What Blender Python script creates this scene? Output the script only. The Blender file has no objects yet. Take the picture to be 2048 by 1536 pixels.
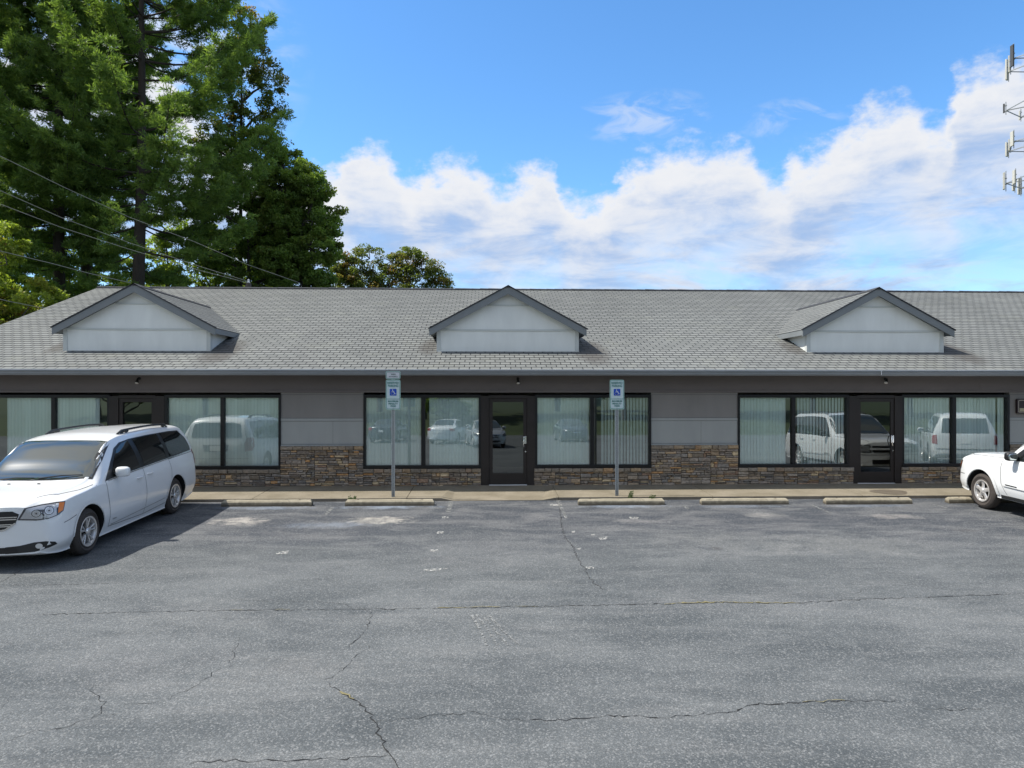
import bpy, bmesh, math, random
import numpy as np
from mathutils import Vector, Matrix
from mathutils.bvhtree import BVHTree
R = math.radians
random.seed(7)
rng = np.random.default_rng(11)
sc = bpy.context.scene
col = sc.collection

# ------------------------------------------------------------ camera
F, HOR, YAW, CAMZ = 1400.0, 785.0, R(2.0), 2.35
cd = bpy.data.cameras.new('camera')
cam = bpy.data.objects.new('camera', cd); col.objects.link(cam)
cam.location = (0, 0, CAMZ); cam.rotation_euler = (R(90), 0, -YAW)
cd.sensor_width = 36; cd.lens = F / 2048 * 36
cd.shift_y = (HOR - 768) / 2048
cd.clip_start = 0.1; cd.clip_end = 6000
sc.camera = cam

def at(px, py, Y):
    """photo pixel -> world point on the vertical plane at depth Y"""
    u = (px - 1024) / F; v = (HOR - py) / F
    c, s = math.cos(YAW), math.sin(YAW)
    t = Y / (c - u * s)
    return Vector((t * (u * c + s), Y, CAMZ + t * v))
def X(px, Y): return at(px, HOR, Y).x
def Z(py, Y, px=976): return at(px, py, Y).z
SL = 0.03; KERB = 15.2
def gz(Y): return SL * (Y - KERB)          # car park falls 3 % towards the street
def on_ground(px, py):
    u = (px - 1024) / F; v = (HOR - py) / F
    c, s = math.cos(YAW), math.sin(YAW)
    dy = c - u * s
    t = (CAMZ + SL * KERB) / (SL * dy - v)
    return Vector((t * (u * c + s), t * dy, CAMZ + t * v))

# ------------------------------------------------------------ light
SUN_EL, SUN_AZ = R(56), R(-89)              # azimuth from +Y, negative = towards -X
w = bpy.data.worlds.new('World'); sc.world = w; w.use_nodes = True
WN = w.node_tree; WN.nodes.clear()
sd = bpy.data.lights.new('sun', 'SUN'); sd.energy = 3.6; sd.angle = R(0.6); sd.color = (1, .95, .87)
so = bpy.data.objects.new('sun', sd); col.objects.link(so)
tosun = Vector((math.sin(SUN_AZ) * math.cos(SUN_EL), math.cos(SUN_AZ) * math.cos(SUN_EL), math.sin(SUN_EL)))
so.rotation_euler = tosun.to_track_quat('Z', 'Y').to_euler(); so.location = (-20, 20, 40)
sc.view_settings.view_transform = 'Standard'; sc.view_settings.look = 'None'
sc.view_settings.exposure = 0.95; sc.view_settings.gamma = 1.0

class NT:
    """tiny node DSL"""
    def __init__(s, nt): s.nt = nt
    def n(s, t, **kw):
        o = s.nt.nodes.new(t)
        for k, v in kw.items(): setattr(o, k, v)
        return o
    def put(s, sock, v):
        if isinstance(v, bpy.types.NodeSocket): s.nt.links.new(v, sock)
        elif v is not None:
            if sock.type == 'RGBA' and len(v) == 3: v = (*v, 1)
            sock.default_value = v
    def m(s, op, a, b=None, c=None, clamp=False):
        o = s.n('ShaderNodeMath', operation=op); o.use_clamp = clamp
        for i, v in enumerate((a, b, c)): s.put(o.inputs[i], v)
        return o.outputs[0]
    def mix(s, f, a, b, mode='MIX'):
        o = s.n('ShaderNodeMix', data_type='RGBA', blend_type=mode)
        s.put(o.inputs[0], f); s.put(o.inputs[6], a); s.put(o.inputs[7], b)
        return o.outputs[2]
    def noise(s, vec, scale, detail=4, rough=.55, dist=0, out=0):
        o = s.n('ShaderNodeTexNoise'); s.put(o.inputs['Vector'], vec)
        o.inputs['Scale'].default_value = scale; o.inputs['Detail'].default_value = detail
        o.inputs['Roughness'].default_value = rough; o.inputs['Distortion'].default_value = dist
        return o.outputs[out]
    def map(s, v, a, b, c=0., d=1., smooth=False):
        o = s.n('ShaderNodeMapRange'); o.clamp = True
        if smooth: o.interpolation_type = 'SMOOTHSTEP'
        s.put(o.inputs[0], v)
        for i, x in enumerate((a, b, c, d)): s.put(o.inputs[i + 1], x)
        return o.outputs[0]
    def scale(s, v, k):
        o = s.n('ShaderNodeMapping'); s.put(o.inputs[0], v); o.inputs['Scale'].default_value = k
        return o.outputs[0]
    def sep(s, v):
        o = s.n('ShaderNodeSeparateXYZ'); s.put(o.inputs[0], v); return o.outputs
    def comb(s, x, y, z):
        o = s.n('ShaderNodeCombineXYZ')
        for i, v in enumerate((x, y, z)): s.put(o.inputs[i], v)
        return o.outputs[0]
    def curve(s, v, pts):
        o = s.n('ShaderNodeFloatCurve'); s.put(o.inputs[1], v)
        cu = o.mapping.curves[0]
        while len(cu.points) > 2: cu.points.remove(cu.points[1])
        cu.points[0].location = pts[0]; cu.points[1].location = pts[-1]
        for p in pts[1:-1]: cu.points.new(*p)
        o.mapping.update(); return o.outputs[0]

# sky: Nishita blue, with a bank of procedural clouds placed by azimuth and elevation
g = NT(WN)
sky = g.n('ShaderNodeTexSky', sky_type='NISHITA'); sky.sun_disc = False
sky.sun_elevation = SUN_EL; sky.sun_rotation = SUN_AZ
sky.air_density = 1.0; sky.dust_density = 0.3; sky.ozone_density = 2.5; sky.altitude = 300
tc = g.n('ShaderNodeTexCoord').outputs['Generated']
x, y, z = g.sep(tc)
az = g.m('ARCTAN2', x, y)                       # 0 = +Y
el = g.m('ARCSINE', z)
def pe(px, py):
    a = math.atan((px - 1024) / F); e = math.atan((HOR - py) / F * math.cos(a))
    return ((a + YAW) / 1.6 + .5, e / .8)       # normalised for the curve
top = [(-400, 330), (0, 60), (250, 60), (440, 250), (600, 345), (680, 330), (705, 300), (745, 278), (785, 300), (810, 345), (850, 325), (900, 308),
       (960, 330), (1000, 362), (1060, 330), (1108, 322), (1130, 372), (1175, 392), (1215, 380), (1245, 325), (1300, 300), (1400, 280),
       (1490, 275), (1535, 330), (1560, 350), (1590, 310), (1650, 268), (1700, 215), (1750, 182), (1800, 180), (1850, 225), (1890, 225), (1915, 150), (1960, 118), (2048, 112), (2300, 90), (2600, 200)]
pts = [pe(*p) for p in top]
curv = [(0.0, .25)] + pts + [(1.0, .3)]
curv = sorted(set(curv))
azn = g.m('ADD', g.m('DIVIDE', az, 1.6), .5)
warp = g.noise(g.scale(tc, (1, 1, 1.5)), 9, 6, .6)
warp2 = g.noise(g.scale(tc, (1, 1, 1.6)), 34, 5, .6)
azw = g.m('ADD', azn, g.m('MULTIPLY', g.m('SUBTRACT', warp, .5), .05))
B = g.m('MULTIPLY', g.curve(azw, curv), .8)
B = g.m('ADD', B, g.m('MULTIPLY', g.m('SUBTRACT', warp2, .5), .075))
B = g.m('ADD', B, g.m('MULTIPLY', g.m('SUBTRACT', warp, .5), .05))
d = g.m('SUBTRACT', B, el)
wisp_n = g.noise(g.scale(tc, (1, 1, 3.2)), 7, 7, .62, .6)
edge = g.map(d, -.006, .036, smooth=True)
deep = g.map(d, .06, .26, smooth=True)
thin = g.map(wisp_n, .44, .66, smooth=True)
body = g.m('MULTIPLY', edge, g.m('SUBTRACT', 1, g.m('MULTIPLY', g.m('MULTIPLY', deep, g.m('SUBTRACT', 1, thin)), .72)))
# wisps above the bank
def blob(px, py, rx, ry):
    a0, e0 = pe(px, py); a0 = (a0 - .5) * 1.6; e0 *= .8
    dx = g.m('DIVIDE', g.m('SUBTRACT', az, a0), rx / F); dy = g.m('DIVIDE', g.m('SUBTRACT', el, e0), ry / F)
    r2 = g.m('ADD', g.m('MULTIPLY', dx, dx), g.m('MULTIPLY', dy, dy))
    return g.m('SUBTRACT', 1, r2, clamp=True)
wn = g.map(g.noise(g.scale(tc, (1, 1, 2.6)), 14, 6, .6, .8), .42, .66, smooth=True)
ws = g.m('ADD', g.m('ADD', g.m('MULTIPLY', blob(1290, 235, 150, 50), .6), g.m('MULTIPLY', blob(1580, 240, 110, 40), .5)), blob(120, 60, 420, 260))
wispm = g.m('MULTIPLY', g.m('MULTIPLY', ws, wn), .75, clamp=True)
rest = g.m('MAXIMUM', g.map(y, .15, -.15), g.map(el, .62, .85))      # out-of-view white cloud added overhead and behind the viewer to whiten the shade
cov2 = g.m('MULTIPLY', g.map(g.noise(g.scale(tc, (1, 1, 1.3)), 2.6, 7, .6, .4), .36, .54, smooth=True), rest)
cover = g.m('MAXIMUM', g.m('MULTIPLY', g.m('MAXIMUM', body, wispm), g.m('SUBTRACT', 1, rest)), cov2)
# internal light and shade of the cloud (thickness): billows
bil = g.noise(g.scale(tc, (1, 1, 3.4)), 9, 7, .6, .4)
sh = g.map(bil, .32, .68, smooth=True)
mid = g.map(d, .015, .10, smooth=True)
shade = g.m('MULTIPLY', mid, g.m('SUBTRACT', 1, g.m('MULTIPLY', sh, .75)), clamp=True)
shade = g.m('MAXIMUM', shade, g.m('MULTIPLY', deep, .55))
ccol = g.mix(shade, (1.02, 1.03, 1.06), (.44, .62, .95))
hs = g.n('ShaderNodeHueSaturation'); g.put(hs.inputs['Color'], sky.outputs[0])
hs.inputs['Saturation'].default_value = 1.12; hs.inputs['Value'].default_value = 1.0
blue = g.mix(1.0, hs.outputs[0], (.74, .97, 1.08), 'MULTIPLY')
cl = g.mix(1.0, ccol, (3.75, 3.75, 3.75), 'MULTIPLY')
up = g.map(el, -.02, .02)
skyc = g.mix(g.m('MULTIPLY', cover, up), blue, cl)
bg = g.n('ShaderNodeBackground'); g.put(bg.inputs[0], skyc); bg.inputs[1].default_value = 0.12
wo = g.n('ShaderNodeOutputWorld'); WN.links.new(bg.outputs[0], wo.inputs[0])

# ------------------------------------------------------------ object helpers
def tag(o, label=None, cat=None, group=None, kind=None):
    if label: o['label'] = label
    if cat: o['category'] = cat
    if group: o['group'] = group
    if kind: o['kind'] = kind
    return o
def empty(name, loc=(0, 0, 0), rz=0, rx=0):
    o = bpy.data.objects.new(name, None); col.objects.link(o)
    o.location = loc; o.rotation_euler = (rx, 0, rz); o.empty_display_size = .2
    return o
def link(name, me, parent=None):
    o = bpy.data.objects.new(name, me); col.objects.link(o)
    if parent is not None: o.parent = parent
    return o
def root_loc(p):
    v = Vector((0, 0, 0))
    while p is not None: v = v + Vector(p.location); p = p.parent
    return v
class MB:
    def __init__(s): s.v = []; s.f = []; s.mi = []; s.c = []
    def add(s, vs, fs, mi=0, c=None):
        b = len(s.v); s.v += [tuple(v) for v in vs]
        for f in fs: s.f.append([b + i for i in f]); s.mi.append(mi); s.c.append(c)
    def box(s, x0, x1, y0, y1, z0, z1, mi=0, c=None):
        vs = [(x0,y0,z0),(x1,y0,z0),(x1,y1,z0),(x0,y1,z0),(x0,y0,z1),(x1,y0,z1),(x1,y1,z1),(x0,y1,z1)]
        s.add(vs, [(0,3,2,1),(4,5,6,7),(0,1,5,4),(1,2,6,5),(2,3,7,6),(3,0,4,7)], mi, c)
    def quad(s, *p, mi=0, c=None): s.add(p, [tuple(range(len(p)))], mi, c)
    def bar(s, a, b, wd, ht, mi=0, up=Vector((0, 0, 1))):
        a = Vector(a); b = Vector(b); d = (b - a).normalized()
        sx = d.cross(up); sx = sx.normalized() if sx.length > 1e-4 else Vector((1, 0, 0))
        sy = sx.cross(d).normalized()
        vs = [p + sx * i * wd / 2 + sy * j * ht / 2 for p in (a, b) for i, j in ((-1,-1),(1,-1),(1,1),(-1,1))]
        s.add(vs, [(0,1,2,3),(7,6,5,4),(0,4,5,1),(1,5,6,2),(2,6,7,3),(3,7,4,0)], mi)
    def tube(s, pts, rad, n=8, mi=0, cap=True):
        pts = [Vector(p) for p in pts]; k = len(pts)
        rad = rad if hasattr(rad, '__len__') else [rad] * k
        vs = []; prev = None
        for i, p in enumerate(pts):
            d = (pts[min(i + 1, k - 1)] - pts[max(i - 1, 0)]).normalized()
            if prev is None:
                a = d.cross(Vector((0, 0, 1))); a = a if a.length > .05 else d.cross(Vector((1, 0, 0)))
            else: a = prev - d * prev.dot(d)
            a.normalize(); prev = a; b = d.cross(a)
            for j in range(n):
                t = 2 * math.pi * j / n; vs.append(p + (a * math.cos(t) + b * math.sin(t)) * rad[i])
        fs = [(i*n+j, i*n+(j+1)%n, (i+1)*n+(j+1)%n, (i+1)*n+j) for i in range(k-1) for j in range(n)]
        if cap: fs += [tuple(range(n-1,-1,-1)), tuple((k-1)*n+j for j in range(n))]
        s.add(vs, fs, mi)
    def lathe(s, prof, n=24, o=(0,0,0), axis='X', mi=0):
        """prof: (along, radius)"""
        o = Vector(o); vs = []
        for a, r in prof:
            for j in range(n):
                t = 2*math.pi*j/n; p = (a, r*math.cos(t), r*math.sin(t)) if axis=='X' else ((r*math.cos(t), r*math.sin(t), a) if axis=='Z' else (r*math.cos(t), a, r*math.sin(t)))
                vs.append(o + Vector(p))
        k = len(prof)
        fs = [(i*n+j, i*n+(j+1)%n, (i+1)*n+(j+1)%n, (i+1)*n+j) for i in range(k-1) for j in range(n)]
        s.add(vs, fs, mi)
    def build(s, name, mats, parent=None, smooth=False, local=False, bevel=0, kind=None, fixn=True):
        me = bpy.data.meshes.new(name)
        off = Vector((0,0,0)) if local else root_loc(parent)
        me.from_pydata([(v[0]-off.x, v[1]-off.y, v[2]-off.z) for v in s.v], [], s.f)
        for m in (mats if isinstance(mats, (list, tuple)) else [mats]): me.materials.append(m)
        if any(s.mi): me.polygons.foreach_set('material_index', s.mi)
        if any(c is not None for c in s.c):
            a = me.color_attributes.new('tint', 'FLOAT_COLOR', 'CORNER'); i = 0
            for f, c in zip(s.f, s.c):
                for _ in f: a.data[i].color = (*(c or (1,1,1)), 1); i += 1
        bm = bmesh.new(); bm.from_mesh(me)
        if fixn: bmesh.ops.recalc_face_normals(bm, faces=bm.faces)
        if bevel: bmesh.ops.bevel(bm, geom=bm.edges[:], offset=bevel, segments=2, affect='EDGES', profile=.5)
        bm.to_mesh(me); bm.free()
        if smooth:
            me.polygons.foreach_set('use_smooth', [True]*len(me.polygons))
            me.set_sharp_from_angle(angle=R(38))
        o = link(name, me, parent)
        if kind: o['kind'] = kind
        return o
def kids(o): return [c for c in bpy.data.objects if c.parent == o]
def copy_tree(o, parent=None):
    c = o.copy(); col.objects.link(c); c.parent = parent
    for ch in kids(o): copy_tree(ch, c)
    return c

# ------------------------------------------------------------ materials
def mat(name, base=(.5,.5,.5), rough=.6, metal=0, spec=.5, **kw):
    m = bpy.data.materials.new(name); m.use_nodes = True
    b = m.node_tree.nodes['Principled BSDF']
    b.inputs['Base Color'].default_value = (*base, 1); b.inputs['Roughness'].default_value = rough
    b.inputs['Metallic'].default_value = metal; b.inputs['Specular IOR Level'].default_value = spec
    for k, v in kw.items(): b.inputs[k.replace('_', ' ')].default_value = v
    return m
def nodes(m):
    nt = m.node_tree; return NT(nt), nt.nodes['Principled BSDF']
def textured(name, base, var=.12, scale=6, rough=.7, bump=.0, bscale=80, stretch=(1,1,1), metal=0, spec=.4):
    """plain colour with soft blotches, fine grain and a slight relief"""
    m = mat(name, base, rough, metal, spec); g, b = nodes(m)
    c = g.scale(g.n('ShaderNodeTexCoord').outputs['Object'], stretch)
    n1 = g.noise(c, scale, 6, .6); n2 = g.noise(c, bscale, 3, .6)
    k = g.map(g.m('ADD', g.m('MULTIPLY', n1, .7), g.m('MULTIPLY', n2, .3)), .3, .7, 1-var, 1+var)
    g.put(b.inputs['Base Color'], g.mix(1.0, base, g.comb(k, k, k), 'MULTIPLY'))
    g.put(b.inputs['Roughness'], g.map(n1, .3, .7, rough-.08, rough+.08))
    if bump:
        bp = g.n('ShaderNodeBump'); bp.inputs['Strength'].default_value = bump; bp.inputs['Distance'].default_value = .01
        g.put(bp.inputs['Height'], n2); g.put(b.inputs['Normal'], bp.outputs[0])
    return m
M = {}
M['frame'] = textured('black_aluminium', (.008,.008,.009), .3, 4, .38, spec=.35)
M['frame_brown'] = textured('dark_bronze_aluminium', (.022,.017,.015), .2, 3, .45, spec=.35)
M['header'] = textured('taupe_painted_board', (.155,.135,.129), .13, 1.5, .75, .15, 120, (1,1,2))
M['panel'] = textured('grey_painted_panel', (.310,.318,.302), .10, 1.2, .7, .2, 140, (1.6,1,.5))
M['panel_upper'] = textured('grey_panel_eave_shade', (.215,.202,.188), .12, 1.2, .75, .2, 140, (1.6,1,.5))  # siding above the batten: shade below the eave put into its colour
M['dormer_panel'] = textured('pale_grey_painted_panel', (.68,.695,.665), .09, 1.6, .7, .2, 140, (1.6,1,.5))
M['trim'] = textured('grey_trim_paint', (.17,.185,.19), .1, 2, .6)
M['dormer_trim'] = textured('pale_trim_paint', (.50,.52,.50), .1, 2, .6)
M['gutter'] = textured('grey_gutter_metal', (.21,.225,.235), .12, 2.5, .38, stretch=(1,1,3))
M['gutter_lip'] = textured('pale_drip_edge_metal', (.62,.62,.62), .15, 2.5, .35)
M['soffit'] = textured('soffit_paint', (.12,.12,.12), .1, 3, .8)
M['steel'] = textured('galvanised_steel', (.42,.44,.45), .15, 25, .42, metal=.75)
M['chrome'] = mat('chrome', (.75,.75,.76), .12, 1)
M['black'] = mat('black_plastic', (.012,.012,.013), .45)
M['white'] = mat('white_enamel', (.75,.75,.73), .4)
M['dark_metal'] = mat('black_lamp_metal', (.01,.01,.01), .5)
M['mortar'] = textured('mortar', (.05,.045,.04), .2, 20, .9)
M['floor_in'] = textured('carpet', (.06,.05,.045), .1, 5, .9)
M['wall_in'] = textured('interior_paint', (.35,.31,.27), .05, 2, .8)
M['bark'] = textured('pine_bark', (.048,.038,.031), .45, 5, .9, .6, 22, (1,1,.3))
M['bark_pale'] = textured('grey_bark', (.075,.066,.056), .4, 5, .9, .4, 22, (1,1,.3))

# glass: tinted, partly see-through, mirror-like on the outside
def glass_mat(name, tint, refl, rough=.0):
    m = bpy.data.materials.new(name); m.use_nodes = True; nt = m.node_tree; nt.nodes.clear(); g = NT(nt)
    tr = g.n('ShaderNodeBsdfTransparent'); g.put(tr.inputs[0], tint)
    gl = g.n('ShaderNodeBsdfGlossy'); gl.inputs['Roughness'].default_value = rough; g.put(gl.inputs[0], (.92, .97, .96))
    fr = g.n('ShaderNodeFresnel'); fr.inputs[0].default_value = 1.5
    f = g.m('ADD', g.m('MULTIPLY', fr.outputs[0], 1.2), refl, clamp=True)
    c = g.n('ShaderNodeTexCoord').outputs['Object']
    bp = g.n('ShaderNodeBump'); bp.inputs['Strength'].default_value = .02; bp.inputs['Distance'].default_value = .02
    g.put(bp.inputs['Height'], g.noise(c, 1.6, 2, .5)); g.put(gl.inputs['Normal'], bp.outputs[0])
    mx = g.n('ShaderNodeMixShader'); g.put(mx.inputs[0], f); nt.links.new(tr.outputs[0], mx.inputs[1]); nt.links.new(gl.outputs[0], mx.inputs[2])
    o = g.n('ShaderNodeOutputMaterial'); nt.links.new(mx.outputs[0], o.inputs[0]); return m
M['glass'] = glass_mat('shop_window_glass', (.94,1.0,.985), .20)
M['door_glass'] = glass_mat('dark_door_glass', (.30,.29,.28), .11)

def blind_mat():
    m = mat('vertical_blind_vinyl', (.62,.72,.68), .55); g, b = nodes(m)
    c = g.n('ShaderNodeTexCoord').outputs['Object']
    n = g.noise(g.scale(c, (9, 1, .15)), 1.3, 2, .5)
    a = g.n('ShaderNodeAttribute', attribute_name='tint').outputs['Color']
    g.put(b.inputs['Base Color'], g.mix(1.0, g.mix(n, (.88,.95,.92), (.94,.98,.96)), a, 'MULTIPLY'))
    b.inputs['Subsurface Weight'].default_value = 0
    return m
M['blind'] = blind_mat()

def asphalt_mat():
    m = mat('worn_asphalt', (.1,.1,.1), .85, spec=.35); g, b = nodes(m)
    P = g.n('ShaderNodeTexCoord').outputs['Object']
    x, y, z = g.sep(P)
    big = g.noise(g.scale(P, (.6, 1, 1)), .42, 5, .62, .5)
    mid = g.noise(g.scale(P, (.45, 1, 1)), 1.9, 5, .65, .4)
    fine = g.noise(P, 62, 3, .7)
    grit = g.noise(P, 95, 2, .8)
    vo = g.n('ShaderNodeTexVoronoi', feature='F1'); g.put(vo.inputs['Vector'], P); vo.inputs['Scale'].default_value = 78
    # worn drive lane is pale, the stalls beside the kerb still carry dark sealer
    stall = g.map(g.m('ADD', y, g.m('MULTIPLY', g.m('SUBTRACT', big, .5), 5.0)), 9.8, 13.0, smooth=True)
    t = g.map(g.m('ADD', g.m('MULTIPLY', big, .55), g.m('MULTIPLY', mid, .45)), .38, .62, smooth=True)
    base = g.mix(t, (.066,.075,.080), (.122,.131,.134))
    seal = g.mix(g.map(mid, .42, .62, smooth=True), (.040,.047,.058), (.098,.102,.108))
    c = g.mix(stall, base, seal)
    # streaks across the lane
    st = g.map(g.noise(g.scale(P, (.16, 1.2, 1)), 2.2, 5, .7), .52, .70, smooth=True)
    c = g.mix(g.m('MULTIPLY', st, .28), c, (.21,.212,.208))
    # pale rubbed-off patches in the stalls, pale wash in front of the stops
    for (px, py, rx, ry, k, cc) in [(480,1043,.62,.42,.95,(.34,.32,.29)), (765,1040,.72,.40,.95,(.36,.34,.30)), (1275,1043,.8,.25,.5,(.26,.25,.24)), (1530,1030,.5,.3,.6,(.28,.27,.25)),
                                (1790,1033,.6,.3,.6,(.28,.26,.24)), (1700,1090,1.6,.9,.35,(.22,.22,.21)), (1430,1080,1.3,.9,.3,(.22,.22,.21)), (955,1125,1.2,.5,.3,(.2,.2,.2)), (1100,1030,.8,.35,.3,(.22,.22,.22)),
                                (530,1016,1.15,.22,.55,(.24,.29,.36)), (778,1014,1.2,.24,.6,(.24,.29,.36)), (1243,1013,1.15,.2,.55,(.24,.29,.36)), (1490,1013,1.15,.16,.35,(.24,.29,.36)), (1738,1012,1.15,.16,.35,(.24,.29,.36)),
                                (645,1050,1.0,.35,.35,(.24,.29,.36)), (1430,1098,.18,.16,.7,(.03,.03,.032)), (1932,1060,.40,.16,.8,(.025,.025,.028)), (300,1320,1.2,.7,.25,(.2,.2,.2)), (560,1340,.8,.4,.25,(.22,.21,.2)),
                                (420,1230,1.0,.8,.3,(.19,.19,.185)), (1500,1200,1.8,.8,.2,(.2,.2,.2))]:
        p = on_ground(px, py)
        dx = g.m('DIVIDE', g.m('SUBTRACT', x, p.x), rx); dy = g.m('DIVIDE', g.m('SUBTRACT', y, p.y), ry)
        q = g.m('SUBTRACT', 1.25, g.m('ADD', g.m('MULTIPLY', dx, dx), g.m('MULTIPLY', dy, dy)))
        q = g.m('ADD', q, g.m('MULTIPLY', g.m('SUBTRACT', g.noise(P, 5.0 if cc[0] > .3 else 2.5, 6, .75), .55), 4.2))
        c = g.mix(g.m('MULTIPLY', g.map(q, .2, 1.3), k), c, cc)
    # aggregate: pale chips in dark binder
    chips = g.map(vo.outputs['Color'], .62, .92)
    sp = g.m('ADD', g.m('MULTIPLY', g.map(grit, .45, .75), .55), g.m('MULTIPLY', g.map(fine, .35, .7), .45))
    k = g.map(sp, .15, .75, .66, 1.36)
    c = g.mix(1.0, c, g.comb(k, k, k), 'MULTIPLY')
    c = g.mix(g.m('MULTIPLY', chips, .33), c, (.38,.38,.37))
    g.put(b.inputs['Base Color'], c)
    bp = g.n('ShaderNodeBump'); bp.inputs['Strength'].default_value = .5; bp.inputs['Distance'].default_value = .006
    g.put(bp.inputs['Height'], g.m('ADD', fine, g.m('MULTIPLY', vo.outputs['Distance'], -.6))); g.put(b.inputs['Normal'], bp.outputs[0])
    return m
M['asphalt'] = asphalt_mat()

def concrete(name, a, bcol, stain=.35):
    m = mat(name, a, .85, spec=.3); g, b = nodes(m)
    P = g.n('ShaderNodeTexCoord').outputs['Object']
    n = g.noise(P, 1.6, 6, .65); f = g.noise(P, 45, 3, .7); s = g.noise(g.scale(P, (1, 1.5, 1.5)), 5, 6, .75, .5)
    c = g.mix(g.map(n, .35, .65), a, bcol)
    c = g.mix(g.m('MULTIPLY', g.map(s, .52, .75, smooth=True), stain), c, (.07,.06,.048))
    k = g.map(f, .3, .7, .85, 1.12); c = g.mix(1.0, c, g.comb(k, k, k), 'MULTIPLY')
    g.put(b.inputs['Base Color'], c)
    bp = g.n('ShaderNodeBump'); bp.inputs['Strength'].default_value = .35; bp.inputs['Distance'].default_value = .004
    g.put(bp.inputs['Height'], f); g.put(b.inputs['Normal'], bp.outputs[0]); return m
M['walk'] = concrete('sidewalk_concrete', (.165,.142,.100), (.225,.196,.146))
M['kerb'] = concrete('kerb_concrete', (.15,.13,.10), (.21,.18,.14), .8)
M['stop'] = concrete('parking_stop_concrete', (.26,.232,.170), (.35,.315,.24), .55)

g, b = nodes(M['stop'])       # splash dirt along the foot of the stops
P_ = g.n('ShaderNodeTexCoord').outputs['Object']; zz_ = g.sep(P_)[2]; src = b.inputs['Base Color'].links[0].from_socket
dirt = g.map(g.m('ADD', zz_, g.m('MULTIPLY', g.noise(g.scale(P_, (1,1,.4)), 7, 5, .7), -.09)), -.015, .055, 1, 0)
g.put(b.inputs['Base Color'], g.mix(g.m('MULTIPLY', dirt, .85), src, (.045,.038,.028)))
def grass_mat():
    m = mat('grass', (.06,.09,.03), .9); g, b = nodes(m)
    P = g.n('ShaderNodeTexCoord').outputs['Object']
    g.put(b.inputs['Base Color'], g.mix(g.map(g.noise(P, .5, 8, .7), .35, .65), (.02,.035,.012), (.05,.07,.022))); return m
M['grass'] = grass_mat()

def stone_mat():
    m = mat('stacked_ledgestone', (.2,.2,.2), .85, spec=.3); g, b = nodes(m)
    P = g.n('ShaderNodeTexCoord').outputs['Object']
    a = g.n('ShaderNodeAttribute', attribute_name='tint').outputs['Color']
    n = g.noise(g.scale(P, (1,1,2)), 14, 6, .7, .4)
    k = g.map(n, .3, .7, .55, 1.45); c = g.mix(1.0, a, g.comb(k, k, k), 'MULTIPLY')
    c = g.mix(g.m('MULTIPLY', g.map(g.noise(P, 9, 5, .7), .58, .72), .35), c, (.26,.15,.07))
    g.put(b.inputs['Base Color'], c)
    bp = g.n('ShaderNodeBump'); bp.inputs['Strength'].default_value = .7; bp.inputs['Distance'].default_value = .012
    g.put(bp.inputs['Height'], n); g.put(b.inputs['Normal'], bp.outputs[0]); return m
M['stone'] = stone_mat()

def shingle_mat(name='asphalt_shingles'):
    """UV in metres: u along the eave, v up the slope"""
    m = mat(name, (.2,.2,.2), .9, spec=.25); g, b = nodes(m)
    uv = g.n('ShaderNodeUVMap').outputs[0]
    P = g.n('ShaderNodeTexCoord').outputs['Object']
    br = g.n('ShaderNodeTexBrick'); br.offset = .5; br.offset_frequency = 2; g.put(br.inputs['Vector'], uv)
    br.inputs['Scale'].default_value = 1; br.inputs['Brick Width'].default_value = .24; br.inputs['Row Height'].default_value = EXPO
    br.inputs['Mortar Size'].default_value = .0105; br.inputs['Mortar Smooth'].default_value = .1; br.inputs['Bias'].default_value = 0
    g.put(br.inputs['Color1'], (.146,.153,.149)); g.put(br.inputs['Color2'], (.176,.184,.178)); g.put(br.inputs['Mortar'], (.016,.018,.020))
    big = g.noise(g.scale(P, (1,.4,.4)), .35, 6, .6)
    k = g.map(big, .35, .65, .91, 1.08)
    c = g.mix(1.0, br.outputs['Color'], g.comb(k, k, k), 'MULTIPLY')
    n = g.noise(P, 70, 3, .7); k2 = g.map(n, .3, .7, .84, 1.16)
    c = g.mix(1.0, c, g.comb(k2, k2, k2), 'MULTIPLY')
    c = g.mix(g.map(g.noise(P, 1.1, 6, .7), .55, .8, 0, .3), c, (.24,.25,.20))
    # dark algae and run-off streaks growing down the slope beside the dormers
    xx, yy, zz = g.sep(P)
    for (cx, cy, rx, ry, kk) in STAINS:
        dx = g.m('DIVIDE', g.m('SUBTRACT', xx, cx), rx); dy = g.m('DIVIDE', g.m('SUBTRACT', yy, cy), ry)
        q = g.m('SUBTRACT', 1.0, g.m('ADD', g.m('MULTIPLY', dx, dx), g.m('MULTIPLY', dy, dy)))
        q = g.m('ADD', q, g.m('MULTIPLY', g.m('SUBTRACT', g.noise(P, 3, 5, .7), .5), 1.2))
        c = g.mix(g.m('MULTIPLY', g.map(q, 0, 1, smooth=True), kk), c, (.07,.065,.06))
    g.put(b.inputs['Base Color'], c)
    bp = g.n('ShaderNodeBump'); bp.inputs['Strength'].default_value = .4; bp.inputs['Distance'].default_value = .004
    g.put(bp.inputs['Height'], g.m('ADD', n, g.m('MULTIPLY', br.outputs['Fac'], -1.5))); g.put(b.inputs['Normal'], bp.outputs[0])
    return m
EXPO = .19
STAINS = []
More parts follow.
